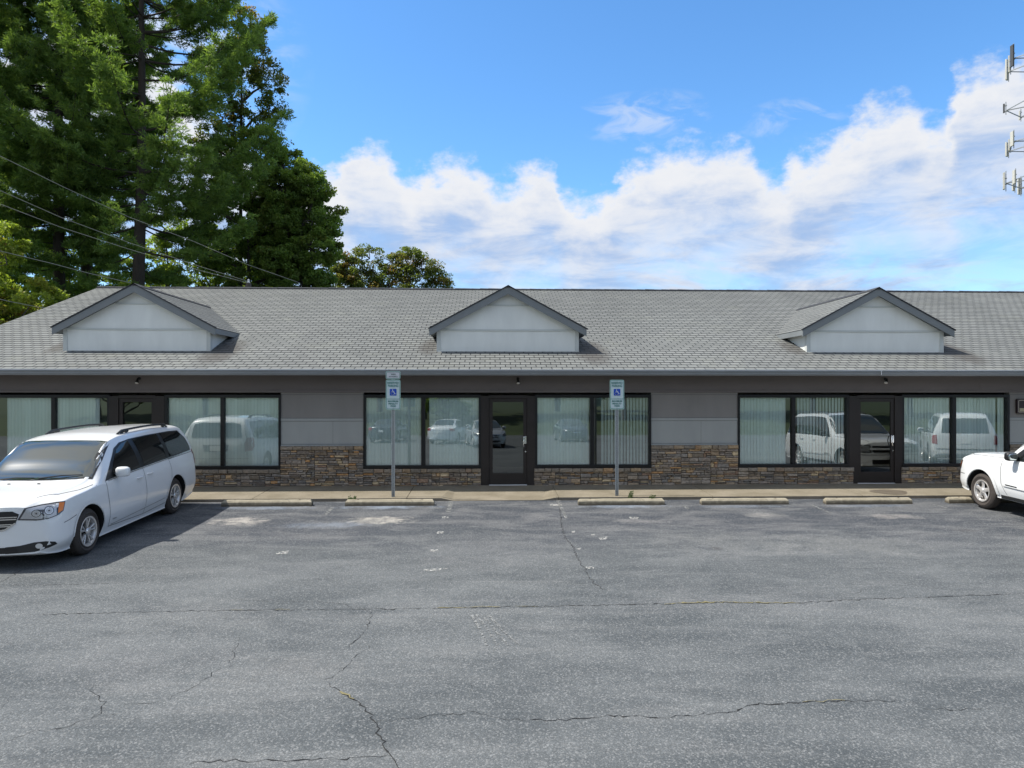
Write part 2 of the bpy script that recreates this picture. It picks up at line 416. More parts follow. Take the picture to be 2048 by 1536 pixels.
# ------------------------------------------------------------ setting: ground, car park, sidewalk
def sheet(name, xs, ys, zf, m, kind='structure'):
    b = MB()
    vs = [(x, y, zf(x, y)) for y in ys for x in xs]; n = len(xs)
    b.add(vs, [(j*n+i, j*n+i+1, (j+1)*n+i+1, (j+1)*n+i) for j in range(len(ys)-1) for i in range(n-1)])
    o = b.build(name, m); o['kind'] = kind; return o
def gzz(x, y):
    if y > KERB: return -.03
    if y > -24: return gz(y) - .03
    return gz(-24) - .03 + (min(-24 - y, 14)) * .10
sheet('ground', [-3000, -60, -20, 0, 20, 60, 3000], [-3000, -60, -38, -30, -24, -5, 5, KERB, 16, 60, 3000], gzz, M['grass'])
lot = sheet('parking_lot', [-60, -20, 0, 20, 60], [-24, -10, 0, 8, KERB], lambda x, y: gz(y), M['asphalt'])

WALLY = 16.8
WB = Z(970, WALLY)                          # sidewalk level at the wall
RAMP0, RAMP1 = X(905, 15.2), X(1085, 15.2)
def walk_z(x, y):
    k = (y - KERB) / (WALLY - KERB); lo = .075
    if RAMP0 < x < RAMP1: lo = .022
    return lo + (WB - lo) * k
sw = MB()
joints = [at(829, 971, WALLY).x, at(1104, 970, WALLY).x, at(1383, 970, WALLY).x, at(1655, 968, WALLY).x]
sp_ = joints[1] - joints[0]
js = [joints[0] - sp_ * k for k in (5, 4, 3, 2, 1)] + joints + [joints[3] + sp_ * k for k in (1, 2, 3, 4)]
for a, b in zip(js[:-1], js[1:]):
    xs = [a + .006] + [q for q in (RAMP0 - .25, RAMP0, RAMP1, RAMP1 + .3) if a < q < b] + [b - .006]
    for x0, x1 in zip(xs[:-1], xs[1:]):
        def zl(x):
            if RAMP0 <= x <= RAMP1: return .022
            if x < RAMP0: return min(.075, .022 + (RAMP0 - x) / .25 * .053)
            return min(.075, .022 + (x - RAMP1) / .3 * .053)
        y0 = KERB + .002; yb = WALLY + .3
        zb = lambda x: WB + .3 * (WB - zl(x)) / 1.6
        v = [(x0,y0,zl(x0)-.012),(x1,y0,zl(x1)-.012),(x0,y0+.02,zl(x0)),(x1,y0+.02,zl(x1)),(x0,yb,zb(x0)),(x1,yb,zb(x1)),(x0,y0,-.3),(x1,y0,-.3),(x0,yb,-.3),(x1,yb,-.3)]
        sw.add(v, [(0,1,3,2),(2,3,5,4)], 0); sw.add(v, [(6,7,1,0)], 1); sw.add(v, [(6,0,2,4,8)] if x0 == xs[0] else [], 0)
side = sw.build('sidewalk', [M['walk'], M['kerb']], fixn=True); side['kind'] = 'structure'

# cracks, faded paint, tar and moss in the asphalt: parts of the car park
M['crack'] = textured('crack_shadow', (.018,.018,.018), .3, 9, .95)
M['moss'] = textured('moss_in_crack', (.17,.15,.075), .5, 14, .95)
def crack(pxs, wd=.012, jit=.03, seed=0, mb=None):
    r = random.Random(seed); P = [on_ground(*p) for p in pxs]; pts = []
    for a, b in zip(P[:-1], P[1:]):
        n = max(2, int((b - a).length / .045))
        for i in range(n):
            t = i / n; q = a.lerp(b, t)
            pts.append(q + Vector((r.uniform(-jit, jit), r.uniform(-jit, jit), 0)))
    pts.append(P[-1]); vs = []
    for i, p in enumerate(pts):
        d = (pts[min(i+1, len(pts)-1)] - pts[max(i-1, 0)]); d.z = 0; d.normalize(); nrm = Vector((-d.y, d.x, 0))
        e = min(i, len(pts)-1-i) / 6; k = wd * .5 * (.35 + .65*min(1, e)) * r.choice((.3, .5, .8, 1.0, 1.0, 1.3, 2.0)) * r.uniform(.7, 1.2) / 2
        for s_ in (-1, 1):
            q = p + nrm * k * s_; vs.append((q.x, q.y, gz(q.y) + .004))
    n = len(pts); mb.add(vs, [(2*i, 2*i+1, 2*i+3, 2*i+2) for i in range(n-1)])
ck = MB()
CR = [([(0,1170),(110,1170),(250,1166),(330,1158)],.010), ([(60,1230),(200,1226),(460,1221),(745,1219),(900,1216),(1024,1214),(1180,1211),(1310,1208),(1420,1205),(1600,1206),(1700,1200),(1880,1194),(2060,1187)],.016),
      ([(0,1165),(40,1142),(85,1128)],.012), ([(1118,1010),(1122,1045),(1128,1072),(1145,1092),(1155,1118),(1170,1140),(1185,1165),(1215,1182)],.017),
      ([(745,1222),(730,1262),(690,1300),(668,1308)],.010), ([(475,1275),(468,1310),(458,1335)],.009), ([(655,1368),(700,1395),(735,1420),(752,1455),(772,1495),(788,1520),(800,1545)],.019),
      ([(345,1536),(400,1523),(560,1521),(700,1517),(782,1511)],.013), ([(635,1366),(690,1340),(715,1310),(745,1290)],.007), ([(752,1446),(810,1437),(950,1425),(1020,1440)],.009),
      ([(0,1488),(60,1465),(130,1455),(195,1432),(210,1405),(180,1380),(188,1368)],.012), ([(195,1432),(240,1428)],.008), ([(330,1400),(400,1370),(445,1330)],.008), ([(250,1410),(300,1405),(345,1398)],.007),
      ([(1024,1441),(1130,1440),(1225,1431),(1330,1434),(1460,1425),(1500,1410),(1600,1405),(1700,1402),(1790,1402)],.014), ([(1840,1416),(1900,1420),(1980,1417)],.010),
      ([(460,1195),(500,1202),(600,1203),(660,1205),(745,1219)],.008), ([(1380,1195),(1420,1206)],.007), ([(1815,1168),(1900,1180)],.008), ([(940,1368),(955,1392)],.008), ([(25,1390),(10,1405),(0,1420)],.008),
      ([(1993,1317),(2015,1324)],.010), ([(1700,1190),(1730,1178),(1760,1175)],.006), ([(1560,1186),(1680,1200)],.005)]
for i, (p, wd) in enumerate(CR): crack(p, wd, .025, i, ck)
ck.build('cracks', M['crack'], lot, kind='structure')
ms = MB()
for i, (p, wd) in enumerate([([(462,1220),(485,1221)],.05), ([(553,1220),(580,1220)],.035), ([(870,1216),(1000,1214)],.04), ([(1030,1214),(1075,1213)],.035), ([(1325,1209),(1420,1205),(1600,1207)],.045), ([(683,1386),(708,1399)],.06), ([(1600,1405),(1690,1402)],.025)]):
    crack(p, wd, .02, 50 + i, ms)
for v in range(len(ms.v)): ms.v[v] = (ms.v[v][0], ms.v[v][1], ms.v[v][2] + .004)
ms.build('moss', M['moss'], lot, kind='structure')
def paint_mat():
    m = mat('worn_line_paint', (.36,.36,.34), .8); g, b = nodes(m)
    P = g.n('ShaderNodeTexCoord').outputs['Object']
    n = g.noise(P, 26, 4, .7); g.put(b.inputs['Alpha'], g.map(n, .46, .56)); return m
M['paint'] = paint_mat()
M['paint_old'] = paint_mat()
g, b = nodes(M['paint_old']); b.inputs['Base Color'].default_value = (.20,.205,.20,1)
pt = MB(); po = MB()
def patch(mb, pxs):
    P = [on_ground(*p) for p in pxs]; mb.add([(p.x, p.y, gz(p.y)+.006) for p in P], [tuple(range(len(P)))])
for q in [[(885,1033),(898,1033),(897,1037),(884,1037)], [(874,1064),(888,1063),(887,1067),(873,1068)], [(861,1100),(876,1099),(877,1103),(860,1104)], [(848,1139),(897,1137),(880,1141),(862,1143),(846,1142)],
          [(555,1104),(578,1102),(575,1108),(551,1109)], [(1100,1008),(1124,1009),(1124,1013),(1100,1012)], [(1171,1134),(1187,1134),(1189,1138),(1174,1138)], [(1196,1075),(1217,1074),(1212,1079),(1200,1080)], [(1128,1033),(1134,1033),(1136,1036),(1129,1036)],
          [(1143,1062),(1150,1062),(1149,1066),(1143,1065)], [(1152,1098),(1162,1096),(1160,1101)], [(1258,1034),(1278,1035),(1275,1039),(1260,1038)], [(1182,1069),(1190,1069),(1188,1072),(1184,1072)]]: patch(pt, q)
for q in [[(663,1014),(670,1014),(655,1030),(647,1030)], [(898,1003),(907,1003),(902,1024),(892,1024)], [(1112,1001),(1120,1001),(1134,1033),(1127,1033)], [(1619,1010),(1625,1010),(1667,1027),(1660,1027)], [(1366,1012),(1372,1012),(1380,1018),(1372,1018)],
          [(1864,1009),(1872,1009),(1897,1017),(1890,1017)], [(170,1050),(176,1050),(120,1100),(110,1100)], [(398,1010),(404,1010),(385,1022),(378,1022)]]: patch(po, q)
for k in range(4): patch(po, [(940+11*k,1230),(946+11*k,1229),(964+15*k,1262),(976+22*k,1292),(972+22*k,1292),(959+15*k,1262)])
pt.build('white_paint_marks', M['paint'], lot, kind='structure'); po.build('faded_stall_lines', M['paint_old'], lot, kind='structure')
M['tar'] = textured('damp_concrete', (.12,.10,.075), .2, 8, .5)
wt = MB(); c0 = at(1778, 984, 15.62)
import itertools
vs = []
for i in range(28):
    t = 2*math.pi*i/28; xx = c0.x + .40*math.cos(t)*(1+.12*math.sin(3*t)); yy = 15.60 + .30*math.sin(t)*(1 if math.sin(t) > 0 else 1.1)
    yy = max(yy, KERB + .03); vs.append((xx, yy, walk_z(xx, yy) + .004))
wt.add(vs, [tuple(range(28))]); wt.build('damp_stain', M['tar'], side, kind='structure')

# ------------------------------------------------------------ building
bld = empty('office_building', (0, WALLY, 0))
tag(bld, 'long single-storey grey office building with shingle roof, three gabled dormers and stone base', 'building')
EY, EZ = 16.2, 2.885                        # eave line
ROOF = .362
def roof_z(y): return EZ + ROOF * (y - EY)
RIDGEY = 24.8; RIDGEZ = roof_z(RIDGEY)
XL, XR = -13.2, 21.5
HEAD0, HEAD1 = Z(785, WALLY), 2.78
WT, WBm = Z(791, WALLY), Z(934.5, WALLY)      # window opening top / bottom
bays = [(-22, 220), (330, 562), (727, 962), (1070, 1302), (1475, 1697), (1803, 2018)]
bays = [(X(a, WALLY), X(b, WALLY)) for a, b in bays]
mull = [X(p, WALLY) for p in (107, 445, 846.5, 1184, 1587, 1908)]
doors = [(X(220, WALLY), X(330, WALLY)), (X(962, WALLY), X(1070, WALLY)), (X(1697, WALLY), X(1803, WALLY))]
# beyond the right edge of the picture the pattern of the front goes on
pitch = bays[3][0] - bays[1][0]
# header board
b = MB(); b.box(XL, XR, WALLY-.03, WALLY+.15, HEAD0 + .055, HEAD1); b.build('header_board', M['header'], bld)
b = MB(); b.box(XL, XR, WALLY-.045, WALLY+.15, HEAD0, HEAD0+.052)
for xj in (X(1214, WALLY), X(1957, WALLY), X(1553, WALLY)): b.box(xj, xj+.006, WALLY-.033, WALLY-.02, HEAD0+.06, HEAD1)
b.build('header_trim', M['header'], bld)
# siding bays
sid = [(XL, bays[0][0]), (bays[1][1], bays[2][0]), (bays[3][1], bays[4][0]), (bays[5][1], XR)]
ST = Z(891, WALLY)                            # top of stone in the siding bays
zb1, zb0 = Z(836.5, WALLY), Z(841.5, WALLY)
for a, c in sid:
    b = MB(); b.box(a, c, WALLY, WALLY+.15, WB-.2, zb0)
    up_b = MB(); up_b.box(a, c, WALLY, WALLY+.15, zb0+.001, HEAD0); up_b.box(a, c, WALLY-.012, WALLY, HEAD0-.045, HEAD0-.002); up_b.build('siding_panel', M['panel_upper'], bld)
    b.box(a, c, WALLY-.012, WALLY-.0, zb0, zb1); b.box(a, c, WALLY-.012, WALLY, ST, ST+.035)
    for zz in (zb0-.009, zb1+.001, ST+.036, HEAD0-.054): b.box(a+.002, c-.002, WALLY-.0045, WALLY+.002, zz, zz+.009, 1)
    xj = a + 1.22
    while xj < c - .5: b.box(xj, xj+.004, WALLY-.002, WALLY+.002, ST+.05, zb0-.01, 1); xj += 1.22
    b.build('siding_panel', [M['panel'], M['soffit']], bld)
# windows
def slats(x0, x1, z0, z1, mb, ang, sp=.078, wd=.092, y=WALLY+.085, dist=.0):
    x = x0
    while x < x1:
        a = ang * (.55 if ang < .4 else 1) + random.uniform(-1, 1) * dist; dx, dy = math.cos(a)*wd/2, math.sin(a)*wd/2
        lean = random.uniform(-.003, .003); tn = random.uniform(.90, 1.0)
        # gently curved vane
        for k in range(3):
            t0, t1 = -1 + 2*k/3, -1 + 2*(k+1)/3
            cvx = lambda t: (-math.sin(a)*.007*(1-t*t), math.cos(a)*-.007*(1-t*t))
            p0 = cvx(t0); p1 = cvx(t1)
            mb.quad((x+dx*t0+p0[0], y+dy*t0+p0[1], z0), (x+dx*t1+p1[0], y+dy*t1+p1[1], z0), (x+dx*t1+p1[0]+lean, y+dy*t1+p1[1], z1), (x+dx*t0+p0[0]+lean, y+dy*t0+p0[1], z1), c=(tn*(.90 if k == 0 else 1), tn*(.92 if k == 0 else 1), tn*(.92 if k == 0 else 1)))
        x += sp
fr = .055
# per pane: (blind spans in px, vane angle)
PB = {(0,0): ([(14,104)], .25), (0,1): ([(110,196)], .28), (1,0): ([(332,440)], .24), (1,1): ([(449,560)], .22),
      (2,0): ([(732,842)], .35), (2,1): ([(862,958)], .2), (3,0): ([(1072,1180)], .28), (3,1): ([(1206,1298)], .75),
      (4,0): ([(1482,1575)], .3), (4,1): ([(1600,1694)], .5), (5,0): ([(1806,1900)], .32), (5,1): ([(1912,1996),(2003,2014)], .25)}
for i, ((a, c), mx) in enumerate(zip(bays, mull)):
    y0, y1 = WALLY-.03, WALLY+.09
    b = MB(); b.box(a, c, y0, y1, WT-fr, WT+.02); b.box(a, c, y0-.02, y1, WBm-.02, WBm+fr)
    b.box(a, a+fr, y0, y1, WBm+fr, WT-fr); b.box(c-fr, c, y0, y1, WBm+fr, WT-fr); b.box(mx-.045, mx+.045, y0+.008, y1, WBm+fr, WT-fr)
    win = b.build('window', M['frame'], bld, bevel=.004)
    for j, (p, q) in enumerate(((a+fr, mx-.045), (mx+.045, c-fr))):
        b = MB(); b.quad((p-.01, WALLY+.04, WBm+fr-.01), (q+.01, WALLY+.04, WBm+fr-.01), (q+.01, WALLY+.04, WT-fr+.01), (p-.01, WALLY+.04, WT-fr+.01))
        b.build('pane', M['glass'], win)
        spans, ang = PB[(i, j)]; b = MB()
        for s0, s1 in spans: slats(X(s0, WALLY), X(s1, WALLY), WBm+.03, WT-.03, b, ang, dist=.06 if ang < .3 else .10)
        b.build('vertical_blind', M['blind'], win, smooth=False, fixn=False)
    if i == 4:
        x0 = X(1681, WALLY); b = MB(); b.box(x0, x0+.085, WALLY+.034, WALLY+.037, WBm+.09, WBm+.20); st_ = b.build('sticker', mat('faded_sticker', (.45,.50,.40), .6), win)
    # sill wall hidden behind the stone
    b = MB(); b.box(a, c, WALLY+.0, WALLY+.15, WB-.2, WBm-.02); b.build('sill_wall', M['mortar'], bld)
# entrance doors
dt = Z(792, WALLY); px_leaf = [(238, 311), (978, 1054), (1714, 1788)]
for i, (a, c) in enumerate(doors):
    l0, l1 = X(px_leaf[i][0], WALLY), X(px_leaf[i][1], WALLY)
    b = MB(); b.box(a, l0, WALLY-.035, WALLY+.10, WB-.02, dt); b.box(l1, c, WALLY-.035, WALLY+.10, WB-.02, dt); b.box(l0, l1, WALLY-.03, WALLY+.10, dt-.06, dt+.02)
    sf = b.build('door_frame', M['frame_brown'], bld, bevel=.004)
    b = MB(); z0, z1 = WB+.012, dt-.065; st = .085; bot = .27
    x0, x1 = l0+.004, l1-.004; ya, yb = WALLY-.01, WALLY+.035
    b.box(x0, x0+st, ya, yb, z0, z1); b.box(x1-st, x1, ya, yb, z0, z1); b.box(x0+st, x1-st, ya, yb, z0, z0+bot); b.box(x0+st, x1-st, ya, yb, z1-.08, z1)
    leaf = b.build('door', M['frame_brown'], bld, bevel=.003)
    b = MB(); b.quad((x0+st-.01, WALLY+.012, z0+bot-.01), (x1-st+.01, WALLY+.012, z0+bot-.01), (x1-st+.01, WALLY+.012, z1-.07), (x0+st-.01, WALLY+.012, z1-.07)); b.build('pane', M['door_glass'], leaf)
    b = MB(); hx = x1 - st*.5; hz = WB + 1.02
    b.tube([(hx, ya-.0, hz+.14), (hx-.03, ya-.06, hz+.13), (hx-.05, ya-.075, hz+.02), (hx-.03, ya-.06, hz-.10), (hx, ya, hz-.13)], .013, 8)
    b.box(hx-.035, hx+.03, ya-.012, ya-.001, hz-.03, hz+.15); b.tube([(hx+.01, ya-.018, hz-.22), (hx+.01, ya-.001, hz-.22)], .017, 10)
    b.build('handle', M['chrome'], leaf, smooth=True)
    b = MB(); b.box(x0, x1, WALLY-.06, WALLY+.05, WB-.005, WB+.010); b.build('threshold', M['gutter_lip'], leaf)
# interior shell behind the glass
b = MB(); yi = WALLY + 4
b.quad((XL+.2, yi, WB), (XR-.2, yi, WB), (XR-.2, yi, 2.7), (XL+.2, yi, 2.7))
for a, c in sid[1:3]: b.box(a+.2, c-.2, WALLY+.3, yi-.01, WB, 2.68)
b.build('interior_wall', M['wall_in'], bld)
b = MB(); b.quad((XL+.1, WALLY+.15, WB+.004), (XR-.1, WALLY+.15, WB+.004), (XR-.1, yi, WB+.004), (XL+.1, yi, WB+.004)); b.build('interior_floor', M['floor_in'], bld)
b = MB(); b.quad((XL+.1, WALLY+.15, 2.66), (XR-.1, WALLY+.15, 2.66), (XR-.1, yi, 2.66), (XL+.1, yi, 2.66)); b.build('interior_ceiling', M['wall_in'], bld)
# gable ends and back wall
b = MB()
for xx in (XL+.15, XR-.15):
    v = [(xx, WALLY, 0), (xx, 2*RIDGEY-WALLY, 0), (xx, 2*RIDGEY-WALLY, roof_z(WALLY)-.1), (xx, RIDGEY, RIDGEZ-.1), (xx, WALLY, roof_z(WALLY)-.1)]
    b.add([(p[0]-.1, p[1], p[2]) for p in v] + [(p[0]+.1, p[1], p[2]) for p in v], [(0,1,2,3,4), (9,8,7,6,5)] + [(i, (i+1)%5, (i+1)%5+5, i+5) for i in range(5)])
b.box(XL+.1, XR-.1, 2*RIDGEY-WALLY-.2, 2*RIDGEY-WALLY, 0, HEAD1); b.build('outer_wall', M['panel'], bld)

# stone base
STONES = [(.130,.120,.118), (.150,.142,.138), (.165,.140,.115), (.19,.15,.11), (.24,.17,.10), (.30,.175,.08), (.27,.23,.16), (.10,.105,.115), (.125,.130,.14), (.34,.29,.21), (.16,.11,.085), (.13,.115,.10), (.12,.115,.115)]
SWt = [5, 5, 4, 3, 2, 1, 2, 4, 4, 1, 2, 4, 5]
def stonework(regions, name='stone_base', seed=1):
    r = random.Random(seed); b = MB()
    yb = WALLY - .012
    def stone(x0, x1, z0, z1, cap=False):
        y = yb - r.uniform(.03, .06) - (.03 if cap else 0); gpp = .004; k = min(x1-x0, z1-z0) * .16
        c = r.choices(STONES, SWt)[0]; kk = r.uniform(.95, 1.75); c = tuple((.80*q + .20*t)*kk*1.15*w_ for q, t, w_ in zip(c, (.20,.175,.145), (1.10, .99, .84)))
        if cap: c = tuple(.5*q + .5*t for q, t in zip(c, (.20,.165,.12)))
        j = lambda s: r.uniform(-s, s)
        o = [(x0+gpp+j(.004), z0+gpp+j(.003)), ((x0+x1)/2+j(.02), z0+gpp+j(.004)), (x1-gpp+j(.004), z0+gpp+j(.003)), (x1-gpp+j(.004), z1-gpp+j(.003)), ((x0+x1)/2+j(.02), z1-gpp+j(.004)), (x0+gpp+j(.004), z1-gpp+j(.003))]
        cx, cz = (x0+x1)/2, (z0+z1)/2
        ins = lambda p, e: (p[0] + (e if p[0] < cx-.01 else (-e if p[0] > cx+.01 else 0)), p[1] + (e if p[1] < cz else -e))
        v = [(p[0], yb+.01, p[1]) for p in o] + [(p[0], y+.012, p[1]) for p in o] + [(q[0], y+j(.006), q[1]) for q in (ins(p, k) for p in o)]
        f = [(i, (i+1)%6, 6+(i+1)%6, 6+i) for i in range(6)] + [(6+i, 6+(i+1)%6, 12+(i+1)%6, 12+i) for i in range(6)] + [(12,13,16,17), (13,14,15,16)]
        b.add(v, f, 1, c)
    for (x0, x1, z0, z1) in regions:
        b.box(x0, x1, yb, WALLY+.02, z0, z1, 0, (.05,.045,.04))
        capz = z1 - .095; x = x0
        while x < x1 - .01:
            x2 = min(x1, x + r.uniform(.14, .32));  x2 = x1 if x1 - x2 < .1 else x2
            stone(x, x2, capz + r.uniform(-.008, .004), z1, True); x = x2
        # random ledge fill: columns of irregular blocks
        x = x0
        while x < x1 - .01:
            bw = min(r.uniform(.5, .9), x1 - x); bw = x1 - x if x1 - x - bw < .3 else bw
            z = z0
            while z < capz - .005:
                h = min(r.choice((.032,.04,.05,.06,.075,.10)), capz - z); h = capz - z if capz - z - h < .025 else h
                s = x
                while s < x + bw - .005:
                    l = r.uniform(.07, .30); s2 = s + l; s2 = x + bw if x + bw - s2 < .06 else s2
                    if h > .07 and r.random() < .45 and s2 - s > .1:
                        hh = h * r.uniform(.4, .6); stone(s, s2, z, z+hh); stone(s, s2, z+hh, z+h)
                    else: stone(s, s2, z, z + h)
                    s = s2
                z += h
            x += bw
    o = b.build(name, [M['mortar'], M['stone']], bld, fixn=True); return o
low = WBm - .025
stonework([(XL, X(-22,WALLY), WB-.03, ST)], seed=1)
stonework([(bays[0][0], X(222, WALLY), WB-.03, low)], seed=2)
stonework([(X(328, WALLY), bays[1][1], WB-.03, low), (bays[1][1], bays[2][0], WB-.03, ST), (bays[2][0], X(962, WALLY), WB-.03, low)], seed=3)
stonework([(X(1068, WALLY), bays[3][1], WB-.03, low), (bays[3][1], bays[4][0], WB-.03, ST), (bays[4][0], X(1705, WALLY), WB-.03, low)], seed=5)
stonework([(X(1801, WALLY), bays[5][1], WB-.03, low), (bays[5][1], XR, WB-.03, ST)], seed=8)

# roof: stepped courses of shingles (each course a slightly tilted strip with a butt edge)
def roof_faces(me_b, p0, ux, uy, length_fn, ncourse, expo, butt=.008):
    """p0 eave point, ux unit along eave, uy unit up slope; length_fn(v)->(u0,u1)"""
    nrm = ux.cross(uy)
    for i in range(ncourse):
        v0 = i*expo; a0, a1 = length_fn(v0); b0, b1 = length_fn(v0+expo)
        P = lambda u, v, h: p0 + ux*u + uy*v + nrm*h
        q = [P(a0, v0, butt), P(a1, v0, butt), P(b1, v0+expo, .001), P(b0, v0+expo, .001), P(a0, v0, 0), P(a1, v0, 0)]
        me_b.append((q[:4], [(a0, v0), (a1, v0), (b1, v0+expo), (b0, v0+expo)], 0)); me_b.append(([q[4], q[5], q[1], q[0]], [(a0, v0)]*4, 1))
def build_roof(name, faces, mats, parent):
    off = root_loc(parent); me = bpy.data.meshes.new(name); vs = []; fs = []; uv = []; mi = []
    for q, t, k in faces:
        b_ = len(vs); vs += [tuple(p - off) for p in q]; fs.append(list(range(b_, b_+len(q)))); uv += t; mi.append(k)
    me.from_pydata(vs, [], fs); me.polygons.foreach_set('material_index', mi)
    for m in mats: me.materials.append(m)
    l = me.uv_layers.new(name='UVMap')
    for i, t in enumerate(uv): l.data[i].uv = t
    return link(name, me, parent)
DY = 17.55                                  # dormer wall plane
dorm = [(269, 134.5, 414, 112, 425), (1013.5, 874, 1157, 857, 1173), (1759, 1617, 1882.5, 1608, 1908.5)]
dw = []
for ap, a, c, t0, t1 in dorm:
    cx = (X(a, DY) + X(c, DY)) / 2; dw.append(cx)
for cx in dw: STAINS += [(cx + 2.1, 17.5 - WALLY, .55, 1.2, .75), (cx - 2.0, 17.9 - WALLY, .35, .8, .6)]
M['shingle'] = shingle_mat(); M['butt'] = textured('shingle_butt', (.07,.072,.075), .2, 8, .9)
STAINS = []; M['shingle_dormer'] = shingle_mat('dormer_shingles')
ang = math.atan(ROOF); up_ = Vector((0, math.cos(ang), math.sin(ang)))
slope = (RIDGEY - EY) / math.cos(ang); nc = int(slope / EXPO); ex = slope / nc
fc = []; roof_faces(fc, Vector((XL-.3, EY-.03, EZ-.01)), Vector((1,0,0)), up_, lambda v: (0, XR-XL+.6), nc, ex)
bk = Vector((0, -math.cos(ang), math.sin(ang)))
roof_faces(fc, Vector((XR+.3, 2*RIDGEY-EY, EZ-.01)), Vector((-1,0,0)), bk, lambda v: (0, XR-XL+.6), nc, ex)
rf = build_roof('roof', fc, [M['shingle'], M['butt']], bld)
M['roofdeck'] = M['soffit']
b = MB()   # deck slab under the shingles, rake boards, soffit
for s_ in (1,):
    b.add([(XL-.28, EY, EZ-.03), (XR+.28, EY, EZ-.03), (XR+.28, RIDGEY, RIDGEZ-.03), (XL-.28, RIDGEY, RIDGEZ-.03), (XL-.28, EY, EZ-.10), (XR+.28, EY, EZ-.10), (XR+.28, RIDGEY, RIDGEZ-.10), (XL-.28, RIDGEY, RIDGEZ-.10)],
          [(0,1,2,3), (7,6,5,4), (0,4,5,1), (1,5,6,2), (3,7,4,0)])
b.box(XL-.28, XR+.28, EY+.02, WALLY+.1, 2.765, 2.785)
b.build('soffit', M['soffit'], bld)
b = MB()
b.add([(XL-.31, EY, EZ-.0), (XL-.27, EY, EZ-.0), (XL-.27, RIDGEY, RIDGEZ-.0), (XL-.31, RIDGEY, RIDGEZ), (XL-.31, EY, EZ-.17), (XL-.27, EY, EZ-.17), (XL-.27, RIDGEY, RIDGEZ-.17), (XL-.31, RIDGEY, RIDGEZ-.17)], [(0,1,2,3),(7,6,5,4),(0,4,5,1),(1,5,6,2),(3,7,4,0)])
b.build('rake_board', M['trim'], bld)
b = MB()   # ridge cap
n_ = 120
for i in range(n_):
    x0 = XL-.3 + (XR-XL+.6)*i/n_; x1 = x0 + (XR-XL+.6)/n_ + .02; h = random.uniform(0, .01)
    b.add([(x0, RIDGEY-.15, RIDGEZ-.015+h), (x1, RIDGEY-.15, RIDGEZ-.02+h), (x1, RIDGEY, RIDGEZ+.030+h), (x0, RIDGEY, RIDGEZ+.036+h), (x1, RIDGEY+.15, RIDGEZ-.05+h), (x0, RIDGEY+.15, RIDGEZ-.045+h), (x0, RIDGEY-.15, RIDGEZ-.075), (x1, RIDGEY-.15, RIDGEZ-.075)], [(0,1,2,3),(3,2,4,5),(6,7,1,0)])
b.build('ridge_cap', textured('dark_ridge_shingle', (.025,.028,.035), .3, 3, .85), bld, fixn=False)
# gutter: K-profile swept along the eave
prof = [(0,0),( -.012,-.0),(-.105,0),(-.118,-.012),(-.118,-.03),(-.10,-.045),(-.10,-.075),(-.075,-.115),(0,-.115)]
def gutter(x0, x1, dz=0):
    b = MB(); P = [(EY + p[0], EZ - .025 + p[1] + dz) for p in prof]
    v = [(x0, *p) for p in P] + [(x1, *p) for p in P]; n = len(P)
    b.add(v, [(i, i+1, n+i+1, n+i) for i in range(n-1)] + [tuple(range(n)), tuple(range(2*n-1, n-1, -1))])
    return b.build('gutter', M['gutter'], bld, fixn=True)
xg = X(1757, EY); gutter(XL-.3, xg); gutter(xg+.006, XR+.3, -.006)
b = MB(); b.box(XL-.3, XR+.3, EY-.122, EY+.01, EZ-.024, EZ-.002); b.box(xg-.008, xg+.012, EY-.121, EY-.116, EZ-.125, EZ-.012)
b.build('drip_edge', M['gutter_lip'], bld)

